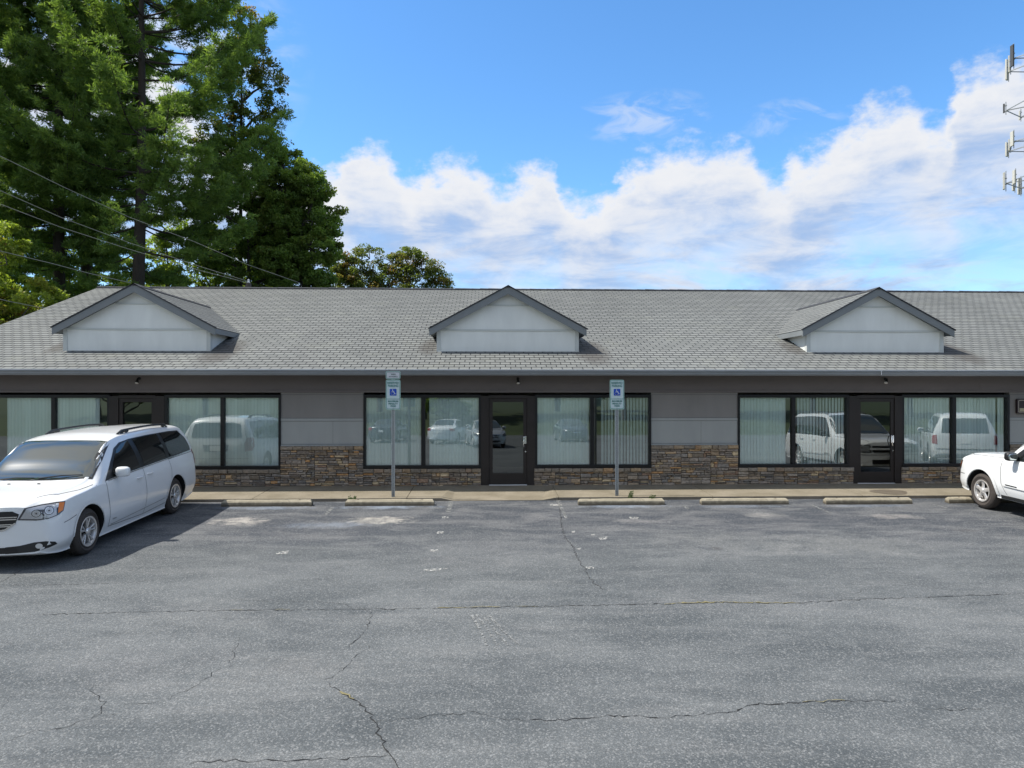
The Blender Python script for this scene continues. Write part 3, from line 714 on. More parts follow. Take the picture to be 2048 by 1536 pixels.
# dormers
FY = 17.37
for (ap, a, c, t0, t1), cx in zip(dorm, dw):
    hw = 3.54/2; ex_ = 1.955; apz = Z(572, FY); ez = Z(657.5, FY); s2 = (apz-ez)/ex_
    under = .19
    # front wall and cheeks (one closed body sunk into the roof)
    wz = lambda x: apz - under - s2*abs(x - cx)
    ybk = EY + (apz - EZ)/ROOF
    b = MB(); z0 = roof_z(DY) - .01
    f = [(cx-hw, DY, z0-.2), (cx+hw, DY, z0-.2), (cx+hw, DY, wz(cx+hw)+.05), (cx, DY, wz(cx)+.05), (cx-hw, DY, wz(cx-hw)+.05)]
    b.add(f + [(p[0], ybk-.6, p[2]) for p in f], [(0,1,2,3,4), (9,8,7,6,5)] + [(i, (i+1)%5, (i+1)%5+5, i+5) for i in range(5)])
    D = b.build('dormer', M['dormer_panel'], bld)
    b = MB(); zb = Z(661, DY)   # corner boards, belt trim, small top trim
    b.box(cx-hw-.012, cx-hw+.085, DY-.018, DY+.1, z0-.03, zb+.03); b.box(cx+hw-.085, cx+hw+.012, DY-.018, DY+.1, z0-.03, zb+.03)
    b.box(cx-hw+.085, cx+hw-.085, DY-.022, DY-.001, zb-.012, zb+.03)
    zt = Z(611, DY); hx = (apz-under-zt)/s2 + .02; b.box(cx-hx, cx+hx, DY-.022, DY-.001, zt-.012, zt+.02)
    b.box(cx-hw-.015, cx+hw+.015, DY-.03, DY+.02, z0-.045, z0-.008)
    b.build('trim', M['dormer_trim'], D)
    # roof planes
    fc = []
    for sgn in (-1, 1):
        A = math.atan(s2); upv = Vector((-sgn*math.cos(A), 0, math.sin(A)))
        L = ex_/math.cos(A); n = 16; e_ = L/n
        def lf(v, sgn=sgn, A=A):
            zz = ez + v*math.sin(A); yb_ = EY + (zz - EZ)/ROOF + .02
            return (0, yb_ - FY)
        if sgn > 0:
            roof_faces(fc, Vector((cx+ex_, FY, ez)), Vector((0,1,0)), upv, lf, n, e_)
        else:
            # mirrored: u runs backwards so that the normal points up
            def lf2(v, lf=lf): u0, u1 = lf(v); return (-u1, 0)
            roof_faces(fc, Vector((cx-ex_, FY, ez)), Vector((0,-1,0)), upv, lf2, n, e_)
    build_roof('dormer_roof', fc, [M['shingle_dormer'], M['butt']], D)
    b = MB()  # soffit slab below the shingles
    for sgn in (-1, 1):
        pe_, pa = (cx+sgn*ex_, ez), (cx, apz)
        ye = EY + (ez-EZ)/ROOF - .02; ya_ = EY + (apz-EZ)/ROOF - .02
        v = [(pe_[0], FY+.03, pe_[1]-.012), (pa[0], FY+.03, pa[1]-.012), (pa[0], ya_, pa[1]-.012), (pe_[0], ye, pe_[1]-.012)]
        v2 = [(p[0], p[1], p[2]-.12) for p in v]
        b.add(v+v2, [(0,1,2,3), (7,6,5,4), (0,4,5,1), (2,6,7,3)])
    b.build('soffit', M['trim'], D)
    b = MB()  # barge boards along the front rake and fascia along the side eaves
    fd = .175
    for sgn in (-1, 1):
        y0 = FY; y1 = FY+.028
        o = [(cx+sgn*ex_, ez), (cx, apz), (cx, apz-fd*1.08), (cx+sgn*ex_, ez-fd)]
        b.add([(p[0], y0, p[1]-.004) for p in o] + [(p[0], y1, p[1]-.004) for p in o], [(0,1,2,3), (7,6,5,4), (0,4,5,1), (1,5,6,2), (2,6,7,3), (3,7,4,0)])
        ye = EY + (ez-EZ)/ROOF - .03
        b.box(min(cx+sgn*ex_, cx+sgn*(ex_-.03)), max(cx+sgn*ex_, cx+sgn*(ex_-.03)), FY+.03, ye, ez-.135, ez-.008)
    b.build('fascia', M['trim'], D)
    b = MB()  # dark metal drip edge + ridge
    for sgn in (-1, 1):
        A = math.atan(s2); dx, dz = math.sin(A)*sgn, math.cos(A)
        p0, p1 = (cx+sgn*(ex_+.02), ez-.008), (cx, apz)
        o = [(p0[0], p0[1]), (p1[0], p1[1]), (p1[0], p1[1]+.028), (p0[0]+dx*.025, p0[1]+dz*.025)]
        b.add([(p[0], FY-.02, p[1]) for p in o] + [(p[0], FY+.035, p[1]) for p in o], [(0,1,2,3), (7,6,5,4), (0,4,5,1), (1,5,6,2), (2,6,7,3), (3,7,4,0)])
    ya_ = EY + (apz-EZ)/ROOF
    b.add([(cx-.10, FY-.02, apz-.035), (cx, FY-.02, apz+.03), (cx+.10, FY-.02, apz-.035), (cx-.10, ya_, apz-.035), (cx, ya_+.1, apz+.03), (cx+.10, ya_, apz-.035)], [(0,1,4,3), (1,2,5,4), (0,2,1)])
    b.build('drip_edge', M['ridge'] if 'ridge' in M else M.setdefault('ridge', textured('dark_ridge_edge', (.035,.037,.042), .3, 3, .8)), D, fixn=False)

# wall spot lamps under the gutter
for i, px in enumerate((275.8, 1036, 1773.5)):
    x = X(px, WALLY-.1); zc = Z(762, WALLY-.1)
    r_ = empty('wall_spotlight', (x, WALLY-.03, zc)); tag(r_, ['small black spotlight on the dark header above the left door behind the van', 'small black spotlight on the dark header above the middle door', 'small black spotlight tilted sideways above the right door under the gutter joint'][i], 'spotlight', 'spotlights above the entrance doors')
    tl = Vector((0, -.5, -1)) if i < 2 else Vector((-.45, -.45, -.75)); tl.normalize()
    b = MB(); b.lathe([(-.002, .0), (-.002, .035), (-.016, .035), (-.02, .0)], 16, (x, WALLY-.03, zc+.055), 'Y'); b.tube([(x, WALLY-.045, zc+.055), (x, WALLY-.10, zc+.045)], .011, 8); b.build('bracket', M['dark_metal'], r_)
    p0 = Vector((x, WALLY-.105, zc+.05)); b = MB(); b.tube([p0 - tl*.01, p0 + tl*.03, p0 + tl*.075, p0 + tl*.115], [.018, .026, .036, .047], 16); b.build('lamp_head', M['dark_metal'], r_, smooth=True)
    b = MB(); b.tube([p0 + tl*.112, p0 + tl*.125, p0+tl*.132], [.043, .036, .016], 16); b.build('lens', mat('frosted_lens', (.65,.63,.6), .25), r_, smooth=True)

# text and signs
def text_mesh(s, size, m, parent, name, cx, y, cz, width=None, depth=.001, font_bold=0, sy=1.0):
    cu = bpy.data.curves.new(name, 'FONT'); cu.body = s; cu.size = size; cu.align_x = 'CENTER'; cu.align_y = 'CENTER'; cu.extrude = depth; cu.offset = font_bold
    o = bpy.data.objects.new(name, cu); col.objects.link(o); dg = bpy.context.evaluated_depsgraph_get(); dg.update()
    me = bpy.data.meshes.new_from_object(o.evaluated_get(dg)); bpy.data.objects.remove(o)
    ws_ = [v.co.x for v in me.vertices]; k = (width/(max(ws_)-min(ws_))) if width else 1
    off = root_loc(parent)
    mid_ = (max(ws_)+min(ws_))/2; hs_ = [v.co.y for v in me.vertices]; hm = (max(hs_)+min(hs_))/2
    for v in me.vertices: v.co = (cx + (v.co.x-mid_)*k - off.x, y - v.co.z - off.y, cz + (v.co.y-hm)*sy - off.z)
    me.materials.clear(); me.materials.append(m); me.name = name
    return link(name, me, parent)
def rrect(x0, x1, z0, z1, r, n=5):
    o = []
    for cx, cz, a in ((x1-r, z1-r, 0), (x0+r, z1-r, 90), (x0+r, z0+r, 180), (x1-r, z0+r, 270)):
        for i in range(n+1): t = R(a + 90*i/n); o.append((cx + r*math.cos(t), cz + r*math.sin(t)))
    return o
def plate(b, o, y0, y1, mi=0):
    n = len(o); b.add([(p[0], y0, p[1]) for p in o] + [(p[0], y1, p[1]) for p in o], [tuple(range(n)), tuple(range(2*n-1, n-1, -1))] + [(i, (i+1)%n, (i+1)%n+n, i+n) for i in range(n)], mi)
def ring(b, o, o2, y, mi=0):
    n = len(o); b.add([(p[0], y, p[1]) for p in o] + [(p[0], y, p[1]) for p in o2], [(i, (i+1)%n, (i+1)%n+n, i+n) for i in range(n)], mi)
M['sign_face'] = textured('reflective_sign_sheet', (.52,.62,.62), .08, 12, .4)
M['sign_green'] = mat('sign_green_ink', (.02,.16,.14), .5)
M['sign_edge'] = mat('sign_pale_green_border', (.40,.60,.54), .5)
M['sign_dark'] = mat('sign_dark_ink', (.03,.06,.06), .5)
M['sign_blue'] = mat('sign_blue_ink', (.005,.06,.42), .4)
M['sign_white'] = mat('sign_white_ink', (.75,.8,.85), .4)
def make_sign(px, pytop, pybot, van, label):
    SY = 15.28
    cx = X(px, SY); w = .315; zt, zb = Z(pytop, SY), Z(pybot, SY)
    r_ = empty('parking_sign', (cx, SY, .07)); tag(r_, label, 'sign', 'accessible parking signs')
    b = MB(); yy = SY+.012; pw = .075
    pz = zt + (.17 if van else 0) - .03
    b.box(cx-pw*.5, cx-pw*.24, yy, yy+.006, .03, pz); b.box(cx+pw*.24, cx+pw*.5, yy, yy+.006, .03, pz)
    b.box(cx-pw*.24, cx-pw*.24+.005, yy+.006, yy+.035, .03, pz); b.box(cx+pw*.24-.005, cx+pw*.24, yy+.006, yy+.035, .03, pz); b.box(cx-pw*.24+.005, cx+pw*.24-.005, yy+.029, yy+.035, .03, pz)
    pz0 = .12
    while pz0 < zb-.05: b.tube([(cx, yy+.031, pz0), (cx, yy+.0275, pz0)], .006, 6, 1); pz0 += .05
    b.build('post', [M['steel'], M['black']], r_)
    b = MB(); plate(b, rrect(cx-w/2, cx+w/2, zb, zt, .035), SY, SY+.003); pl = b.build('sign_plate', M['sign_edge'], r_)
    b = MB(); o1 = rrect(cx-w/2+.012, cx+w/2-.012, zb+.012, zt-.012, .028); o2 = rrect(cx-w/2+.020, cx+w/2-.020, zb+.020, zt-.020, .022)
    ring(b, o1, o2, SY-.002); zd = zb + (zt-zb)*.353
    b.box(cx-w/2+.02, cx+w/2-.02, SY-.004, SY-.002, zd-.005, zd+.005); b.build('border', M['sign_green'], pl)
    b = MB(); plate(b, o2, SY-.001, SY-.0002); b.build('face', M['sign_face'], pl)
    H = zt - zb; L = lambda s, f, wd, sz: text_mesh(s, sz, M['sign_green'], pl, 'lettering', cx, SY-.004, zt - H*f, wd, .0008, .0015, 1.0)
    L('RESERVED', .105, .245, .070); L('PARKING', .205, .225, .070); L('MAXIMUM', .72, .22, .050); L('PENALTY', .805, .20, .050); L('$250', .887, .115, .050)
    q = .145/2; zc = zt - H*.42; b = MB(); plate(b, rrect(cx-q, cx+q, zc-q, zc+q, .012), SY-.005, SY-.002); b.build('symbol_panel', M['sign_blue'], pl)
    b = MB(); S = q/10; y = SY-.007
    def pt(a, c): return (cx + a*S, y, zc + c*S)
    hd = [(-1.6+1.25*math.cos(t), 7.3+1.25*math.sin(t)) for t in [2*math.pi*i/14 for i in range(14)]]
    b.add([pt(*p) for p in hd], [tuple(range(14))])
    strip = [(-1.7, 5.6), (-1.5, .6), (3.0, .6), (5.2, -5.2), (7.4, -4.6)]
    def thick(pl_, k):
        for (a0, c0), (a1, c1) in zip(pl_[:-1], pl_[1:]):
            d = Vector((a1-a0, c1-c0)).normalized(); n = Vector((-d.y, d.x))*k; e = d*k*.6
            b.add([pt(a0-e.x+n.x, c0-e.y+n.y), pt(a1+e.x+n.x, c1+e.y+n.y), pt(a1+e.x-n.x, c1+e.y-n.y), pt(a0-e.x-n.x, c0-e.y-n.y)], [(0,1,2,3)])
    thick(strip, .75); thick([(-1.6, 3.2), (2.6, 3.0)], .6)
    arc = [(-1.2 + 5.0*math.cos(R(a)), -2.6 + 5.0*math.sin(R(a))) for a in range(125, 345, 12)]; thick(arc, .65)
    b.build('wheelchair_symbol', M['sign_white'], pl, fixn=False)
    if van:
        z0, z1 = Z(758, SY), Z(743, SY)
        b = MB(); plate(b, rrect(cx-w/2, cx+w/2, z0, z1, .03), SY, SY+.003); p2 = b.build('sign_plate', M['sign_edge'], r_); p2['label'] = 'small van accessible plate on top'
        b = MB(); o1 = rrect(cx-w/2+.012, cx+w/2-.012, z0+.012, z1-.012, .022); o2 = rrect(cx-w/2+.019, cx+w/2-.019, z0+.019, z1-.019, .017); ring(b, o1, o2, SY-.002); b.build('border', M['sign_dark'], p2)
        b = MB(); plate(b, o2, SY-.001, SY-.0002); b.build('face', textured('grey_sign_sheet', (.55,.56,.58), .08, 12, .4), p2)
        text_mesh('VAN', .042, M['sign_dark'], p2, 'lettering', cx, SY-.004, z0 + (z1-z0)*.63, .10, .0008, .001); text_mesh('ACCESSIBLE', .03, M['sign_dark'], p2, 'lettering', cx, SY-.004, z0 + (z1-z0)*.33, .19, .0008, .0005)
    for zz in (zt-.03, zb+.03):
        b = MB(); b.tube([(cx, SY+.001, zz), (cx, SY-.007, zz)], .008, 8); b.build('bolt', M['steel'], pl)
make_sign(786.3, 759.5, 819, True, 'reserved parking sign with extra van accessible plate, on post left of middle door')
make_sign(1234, 759.5, 819, False, 'reserved parking sign without van plate, on post right of middle door')

# tenant plaque at the right edge
PY = WALLY - .05; px0 = X(2033, PY); r_ = empty('wall_plaque', (px0+.45, PY, 2)); tag(r_, 'dark maroon wall plaque with cream line border beside the rightmost window', 'plaque')
z0, z1 = Z(828, PY), Z(798, PY); x1 = px0 + .95
b = MB(); plate(b, rrect(px0, x1, z0, z1, .035), PY-.02, PY+.03); b.build('board', mat('maroon_board', (.018,.006,.006), .35), r_)
b = MB(); ring(b, rrect(px0+.03, x1-.03, z0+.025, z1-.03, .03), rrect(px0+.045, x1-.045, z0+.040, z1-.045, .02), PY-.022); b.build('border_line', mat('cream_line', (.38,.33,.27), .5), r_)
b = MB(); b.box(px0+.06, x1-.06, PY-.026, PY-.021, z0+.05, z0+.13); nb = b.build('name_strip', mat('gold_strip', (.36,.32,.20), .45), r_)
# weeds in the kerb joint
def weed(px, h, lab, n=9, seed=0):
    r = random.Random(seed); x = X(px, KERB-.02); o = MB()
    for i in range(n):
        a = r.uniform(0, 6.28); l = h*r.uniform(.5, 1); dx, dy = math.cos(a)*l*.4, math.sin(a)*l*.25; xx = x + r.uniform(-.06, .06); wd = .006
        yk = KERB-.03; z = gz(yk)+.005
        o.add([(xx-wd, yk, z), (xx+wd, yk, z), (xx+dx*.5+wd, yk+dy*.5, z+l*.6), (xx+dx*.5-wd, yk+dy*.5, z+l*.6), (xx+dx, yk+dy, z+l)], [(0,1,2,3), (3,2,4)])
        for k in range(4):
            t = r.uniform(.3, 1); q = Vector((xx+dx*t, yk+dy*t, z+l*t)); s_ = .018
            o.add([q, q+Vector((s_, 0, s_*.6)), q+Vector((s_*1.8, -.006, s_*.2)), q+Vector((s_, 0, -s_*.5))], [(0,1,2,3)])
    w_ = o.build('weed', M['weed'], fixn=False); tag(w_, lab, 'weed', 'weeds growing in the kerb joint')
M['weed'] = mat('weed_leaf', (.08,.12,.03), .7)
weed(703, .13, 'low green weed by the kerb behind the stop with the left sign', 14, 1); weed(1259, .22, 'taller thin weed right of the right parking sign post', 9, 2); weed(1301, .12, 'short weed behind the right end of the stop at the right sign', 9, 3)

# parking stops
stops = [(442.5, 622.5, 1013), (690, 868, 1012), (1157, 1330, 1010.5), (1403, 1578.5, 1009.5), (1652, 1826, 1008.5), (1898, 2072, 1006.5)]
labs = ['concrete parking stop nearest to the white van', 'concrete parking stop in front of the sign with the van accessible plate', 'concrete parking stop in front of the right-hand sign post', 'concrete parking stop second from the white SUV, no sign behind it', 'concrete parking stop below the right door, next but one to the SUV', 'concrete parking stop partly hidden by the front wheel of the white SUV']
for i, (a, c, yb) in enumerate(stops):
    pa, pc = on_ground(a, yb+.3), on_ground(c, yb-.2)
    yf = (pa.y+pc.y)/2; L = pc.x - pa.x; cx = (pa.x+pc.x)/2
    b = MB(); h = .125; dp = .155; zf, zb_ = gz(yf)-.004, gz(yf+dp)-.004
    O = [(0, zf), (.012, zf+.085), (.045, zf+h), (dp-.045, zb_+h), (dp-.012, zb_+.085), (dp, zb_)]
    ns = 10; vs = []
    rr = random.Random(i)
    for k in range(ns+1):
        x = -L/2 + L*k/ns; sh_ = .0
        for j, (yy, zz) in enumerate(O):
            e = .035 if (k in (0, ns) and j in (2, 3)) else 0
            vs.append((cx + x + (e if k == 0 else -e), yf + yy + rr.uniform(-.002, .002), zz + rr.uniform(-.003, .003)))
    n = 6; fs = [(k*n+j, k*n+j+1, (k+1)*n+j+1, (k+1)*n+j) for k in range(ns) for j in range(5)] + [tuple(range(5,-1,-1)), tuple(ns*n+j for j in range(6))]
    b.add(vs, fs); r_ = b.build('parking_stop', M['stop']); tag(r_, labs[i], 'parking stop', 'concrete parking stops along the kerb')
    me = r_.data; off = Vector((cx, yf, gz(yf)))
    for v in me.vertices: v.co -= off
    r_.location = off
    me.materials.append(M['dark_metal'])
    for s_ in (-1, 1):
        b = MB(); b.lathe([(0, 0), (0, .014), (.006, .012), (.008, 0)], 10, (s_*L*.36, dp/2, h-.002), 'Z')
        b.build('anchor_pin', M['rust'] if 'rust' in M else M.setdefault('rust', mat('rusty_steel', (.09,.05,.03), .8)), r_, local=True)
# ------------------------------------------------------------ vehicles
def pchip(xs, ys, xq):
    xs = np.array(xs, float); ys = np.array(ys, float); h = np.diff(xs); dl = np.diff(ys)/h; m_ = np.zeros(len(xs))
    for i in range(1, len(xs)-1):
        if dl[i-1]*dl[i] > 0:
            w1, w2 = 2*h[i]+h[i-1], h[i]+2*h[i-1]; m_[i] = (w1+w2)/(w1/dl[i-1]+w2/dl[i])
    m_[0] = dl[0]; m_[-1] = dl[-1]
    i = np.clip(np.searchsorted(xs, xq, side='right')-1, 0, len(xs)-2); t = (xq-xs[i])/h[i]
    return (2*t**3-3*t**2+1)*ys[i] + (t**3-2*t**2+t)*h[i]*m_[i] + (-2*t**3+3*t**2)*ys[i+1] + (t**3-t**2)*h[i]*m_[i+1]
M['car_white'] = mat('white_car_paint', (.70,.71,.71), .28, Coat_Weight=.8, Coat_Roughness=.04)
M['car_silver'] = mat('silver_car_paint', (.42,.43,.43), .3, .5, Coat_Weight=.8, Coat_Roughness=.05)
M['car_dark'] = mat('dark_blue_car_paint', (.03,.04,.06), .3, .2, Coat_Weight=.8, Coat_Roughness=.05)
M['car_glass'] = mat('tinted_car_glass', (.010,.012,.012), .02, spec=.9)
M['wind_glass'] = mat('windshield_glass', (.022,.032,.030), .03, spec=.5, IOR=2.2, Coat_Weight=.14, Coat_Roughness=.20)
M['rubber'] = textured('dusty_tyre_rubber', (.050,.042,.037), .25, 12, .85, .2, 60)
M['rubber_trim'] = mat('satin_black_trim', (.018,.019,.02), .4)
M['seam'] = mat('panel_gap', (.06,.06,.062), .8)
M['arch'] = mat('wheel_well', (.008,.008,.008), .95)
M['alloy'] = mat('alloy_rim', (.62,.60,.58), .30, .55)
M['brake'] = mat('brake_and_barrel', (.03,.028,.026), .6, .4)
M['lamp_clear'] = mat('headlamp_lens', (.05,.05,.055), .08, .2, spec=.8)
M['lamp_dark'] = mat('headlamp_bezel', (.45,.45,.46), .25, .5)
M['lamp_chrome'] = mat('lamp_reflector', (.62,.63,.64), .28, .6)
M['amber'] = mat('amber_lens', (.75,.20,.02), .15)
M['red_lens'] = mat('red_tail_lens', (.30,.008,.01), .12)
M['grille'] = mat('dark_grille_mesh', (.01,.01,.012), .35)
M['mirror_glass'] = mat('mirror_glass', (.5,.55,.55), .03, 1)

class Car:
    """local frame: nose towards -Y, left side of the picture is -X"""
    def __init__(s, spec, paint, name, loc, rz, rx, label, cat, group=None):
        s.sp = spec; s.root = empty(name, loc, rz, rx); tag(s.root, label, cat, group)
        s.ax = spec['axles']; s.mid = sum(s.ax)/2; s.paint = paint
        s.body()
    def P(s, x, y, z): return Vector((y, x - s.mid, z))
    def body(s):
        T = np.array(s.sp['st'], float); xs = T[:, 0]; L = xs[-1]
        q = np.unique(np.concatenate([np.linspace(0, .5, 14), np.linspace(.5, L-.4, 56), np.linspace(L-.4, L, 12)]))
        C = [pchip(xs, T[:, k], q) for k in range(1, 10)]
        rings = []; 
        for i, x in enumerate(q):
            zb, wb, zm, wm, zl, wl, zt, wt, ztop = [c[i] for c in C]
            half = [(0, zb), (wb*.6, zb), (wb-.03, zb), (wb, zb+.04), (wm*.99, zb+(zm-zb)*.55), (wm, zm), ((wm*.45+wl*.55)+.012, zm+(zl-zm)*.6), (wl+.004, zl-.02), (wl-.012, zl+.012),
                    (wl+(wt-wl)*.5+.022, zl+(zt-zl)*.52), (wt, zt), (wt-.05, zt+(ztop-zt)*.45), (wt*.75, zt+(ztop-zt)*.74), (wt*.4, zt+(ztop-zt)*.94), (0, ztop)]
            pts = []
            n = len(half)
            for k in range(n-1):
                p0 = half[max(k-1, 0)] if k else (-half[1][0], half[1][1]); p1 = half[k]; p2 = half[k+1]; p3 = half[k+2] if k+2 < n else (-half[n-2][0], half[n-2][1])
                for t in (0, .34, .67):
                    a = [.5*((2*p1[d]) + (-p0[d]+p2[d])*t + (2*p0[d]-5*p1[d]+4*p2[d]-p3[d])*t*t + (-p0[d]+3*p1[d]-3*p2[d]+p3[d])*t**3) for d in (0, 1)]
                    if k == 0: a[1] = half[0][1]
                    pts.append((max(a[0], 0), a[1]))
            pts.append(half[-1])
            fb = s.sp.get('bow', .26); rb = s.sp.get('rbow', .12); wmax = .95
            f1 = max(0, 1 - x/.9)**1.5; f2 = max(0, 1 - (L-x)/.7)**1.5
            full = []
            for yy, zz in pts:
                u = min(abs(yy)/wmax, 1.1)
                full.append((x + fb*f1*u**2.2 - rb*f2*u**2.2 + s.sp.get('lean', .0)*f1*max(0, zz-.45), yy, zz))
            full = full + [(a, -b_, c_) for a, b_, c_ in full[-2:0:-1]]
            rings.append(full)
        n = len(rings[0]); V = [p for r in rings for p in r]; Fs = []
        for i in range(len(rings)-1):
            for j in range(n): Fs.append((i*n+j, i*n+(j+1)%n, (i+1)*n+(j+1)%n, (i+1)*n+j))
        for r0, sg in ((0, 1), (len(rings)-1, -1)):      # close nose and tail with shrinking rings
            base = r0*n; ring0 = rings[r0]; zc = sum(p[2] for p in ring0)/n; prev = [base+j for j in range(n)]
            xm = np.mean([p[0] for p in ring0 if abs(p[1]) < .1])
            for kf in (.88, .6, .3):
                st = len(V)
                for p in ring0: V.append((xm + (p[0]-xm)*kf**1.6 - sg*.035*(1-kf**2), p[1]*kf, zc+(p[2]-zc)*kf))
                cur = [st+j for j in range(n)]
                for j in range(n): Fs.append((prev[j], prev[(j+1)%n], cur[(j+1)%n], cur[j]))
                prev = cur
            V.append((xm - sg*.035, 0, zc)); c = len(V)-1
            for j in range(n): Fs.append((prev[j], prev[(j+1)%n], c))
        b = MB(); b.add([s.P(*p) for p in V], Fs)
        body = b.build('body', [s.paint, M['arch']], None, smooth=True, local=True)
        bm = bmesh.new(); bm.from_mesh(body.data); s.bvh = BVHTree.FromBMesh(bm); bm.free()
        # wheel arches
        Rr = s.sp['tyre'] + .055
        cut = MB()
        for xa in s.ax:
            for sg in (-1, 1):
                pr = [(0.0, 0.0), (0.0, Rr+.02), (.30*1, Rr-.005), (.62, Rr+.01), (.62, 0.0)]
                mb2 = MB(); mb2.lathe([(sg*(s.sp['w']/2-.42)+sg*a*1.0, max(r, .001)) for a, r in pr], 40, (0,0,0), 'X')
                cut.add([(v[0], v[1]+xa-s.mid, v[2]*1.04+s.sp['tyre']*.98) for v in mb2.v], mb2.f)
        co = cut.build('cut', [M['arch'], M['arch']], None, local=True)
        m = body.modifiers.new('b', 'BOOLEAN'); m.object = co; m.operation = 'DIFFERENCE'; m.solver = 'EXACT'
        try: m.material_mode = 'TRANSFER'
        except Exception: pass
        dg = bpy.context.evaluated_depsgraph_get(); dg.update()
        me = bpy.data.meshes.new_from_object(body.evaluated_get(dg)); body.modifiers.clear(); old = body.data; body.data = me; me.name = 'body'
        bpy.data.meshes.remove(old); bpy.data.objects.remove(co)
        # anything well inside the arch radius is wheel well
        s.bodyo = body; body.parent = s.root
        me.polygons.foreach_set('use_smooth', [True]*len(me.polygons)); me.set_sharp_from_angle(angle=R(34))
    def decal(s, name, poly, m, view='side', sg=1, off=.004, parent=None, step=.07, thick=0):
        """poly in (x,z) for side, (y,z) front/rear, (x,y) top, (d,z) corner; projected on the body"""
        bm = bmesh.new(); vs = [bm.verts.new((p[0], p[1], 0)) for p in poly]; f = bm.faces.new(vs)
        lo = [min(p[d] for p in poly) for d in (0, 1)]; hi = [max(p[d] for p in poly) for d in (0, 1)]
        for d in (0, 1):
            k = lo[d] + step
            while k < hi[d]:
                nrm = (1,0,0) if d == 0 else (0,1,0); co = (k,0,0) if d == 0 else (0,k,0)
                bmesh.ops.bisect_plane(bm, geom=bm.verts[:]+bm.edges[:]+bm.faces[:], plane_co=co, plane_no=nrm); k += step
        bad = []
        for v in bm.verts:
            a, b_ = v.co.x, v.co.y
            if view == 'side': o, dr = s.P(a, sg*2.5, b_), Vector((-sg, 0, 0))
            elif view == 'front': o, dr = s.P(-2, a, b_), Vector((0, 1, 0))
            elif view == 'rear': o, dr = s.P(8, a, b_), Vector((0, -1, 0))
            elif view == 'top': o, dr = s.P(a, b_, 4), Vector((0, 0, -1))
            elif view == 'corner':       # a: along the diagonal tangent, seen from front outside
                c = math.sqrt(.5); o = s.P(.0 + a*c - 2*c, sg*(.85 + a*c*1.0 + 2*c), b_); dr = Vector((-sg*c, c, 0))
            elif view == 'rcorner':
                c = math.sqrt(.5); L = s.sp['st'][-1][0]; o = s.P(L - a*c + 2*c, sg*(.85 + a*c + 2*c), b_); dr = Vector((-sg*c, -c, 0))
            h = s.bvh.ray_cast(o, dr, 6)
            if h[0] is None: bad.append(v)
            else: v.co = h[0] - dr*off
        if bad: bmesh.ops.delete(bm, geom=bad, context='VERTS')
        me = bpy.data.meshes.new(name); bm.to_mesh(me); bm.free(); me.materials.append(m)
        me.polygons.foreach_set('use_smooth', [True]*len(me.polygons))
        return link(name, me, parent or s.root)
    def line(s, pts, w_, view='side', sg=1, mb=None, off=.003, cyc=False):
        """thin strip along a polyline, projected on the body"""
        P2 = []
        for a, b_ in zip(pts[:-1], pts[1:]):
            n = max(1, int(math.dist(a, b_)/.05)); P2 += [(a[0]+(b_[0]-a[0])*i/n, a[1]+(b_[1]-a[1])*i/n) for i in range(n)]
        P2.append(pts[-1]); vs = []
        for i, p in enumerate(P2):
            q0, q1 = P2[max(i-1, 0)], P2[min(i+1, len(P2)-1)]; d = Vector((q1[0]-q0[0], q1[1]-q0[1])).normalized(); nn = Vector((-d.y, d.x))*w_/2
            for k in (-1, 1):
                a, b_ = p[0]+nn.x*k, p[1]+nn.y*k
                if view == 'side': o, dr = s.P(a, sg*2.5, b_), Vector((-sg, 0, 0))
                elif view == 'front': o, dr = s.P(-2, a, b_), Vector((0, 1, 0))
                elif view == 'rear': o, dr = s.P(8, a, b_), Vector((0, -1, 0))
                else: o, dr = s.P(a, b_, 4), Vector((0, 0, -1))
                h = s.bvh.ray_cast(o, dr, 6); vs.append((h[0] - dr*off) if h[0] is not None else None)
        for i in range(len(P2)-1):
            q = [vs[2*i], vs[2*i+1], vs[2*i+3], vs[2*i+2]]
            if all(v is not None for v in q) and (q[0]-q[3]).length < .3: mb.add(q, [(0,1,2,3)])
    def surf(s, x, z, sg=1):
        h = s.bvh.ray_cast(s.P(x, sg*2.5, z), Vector((-sg, 0, 0)), 6); return h[0]
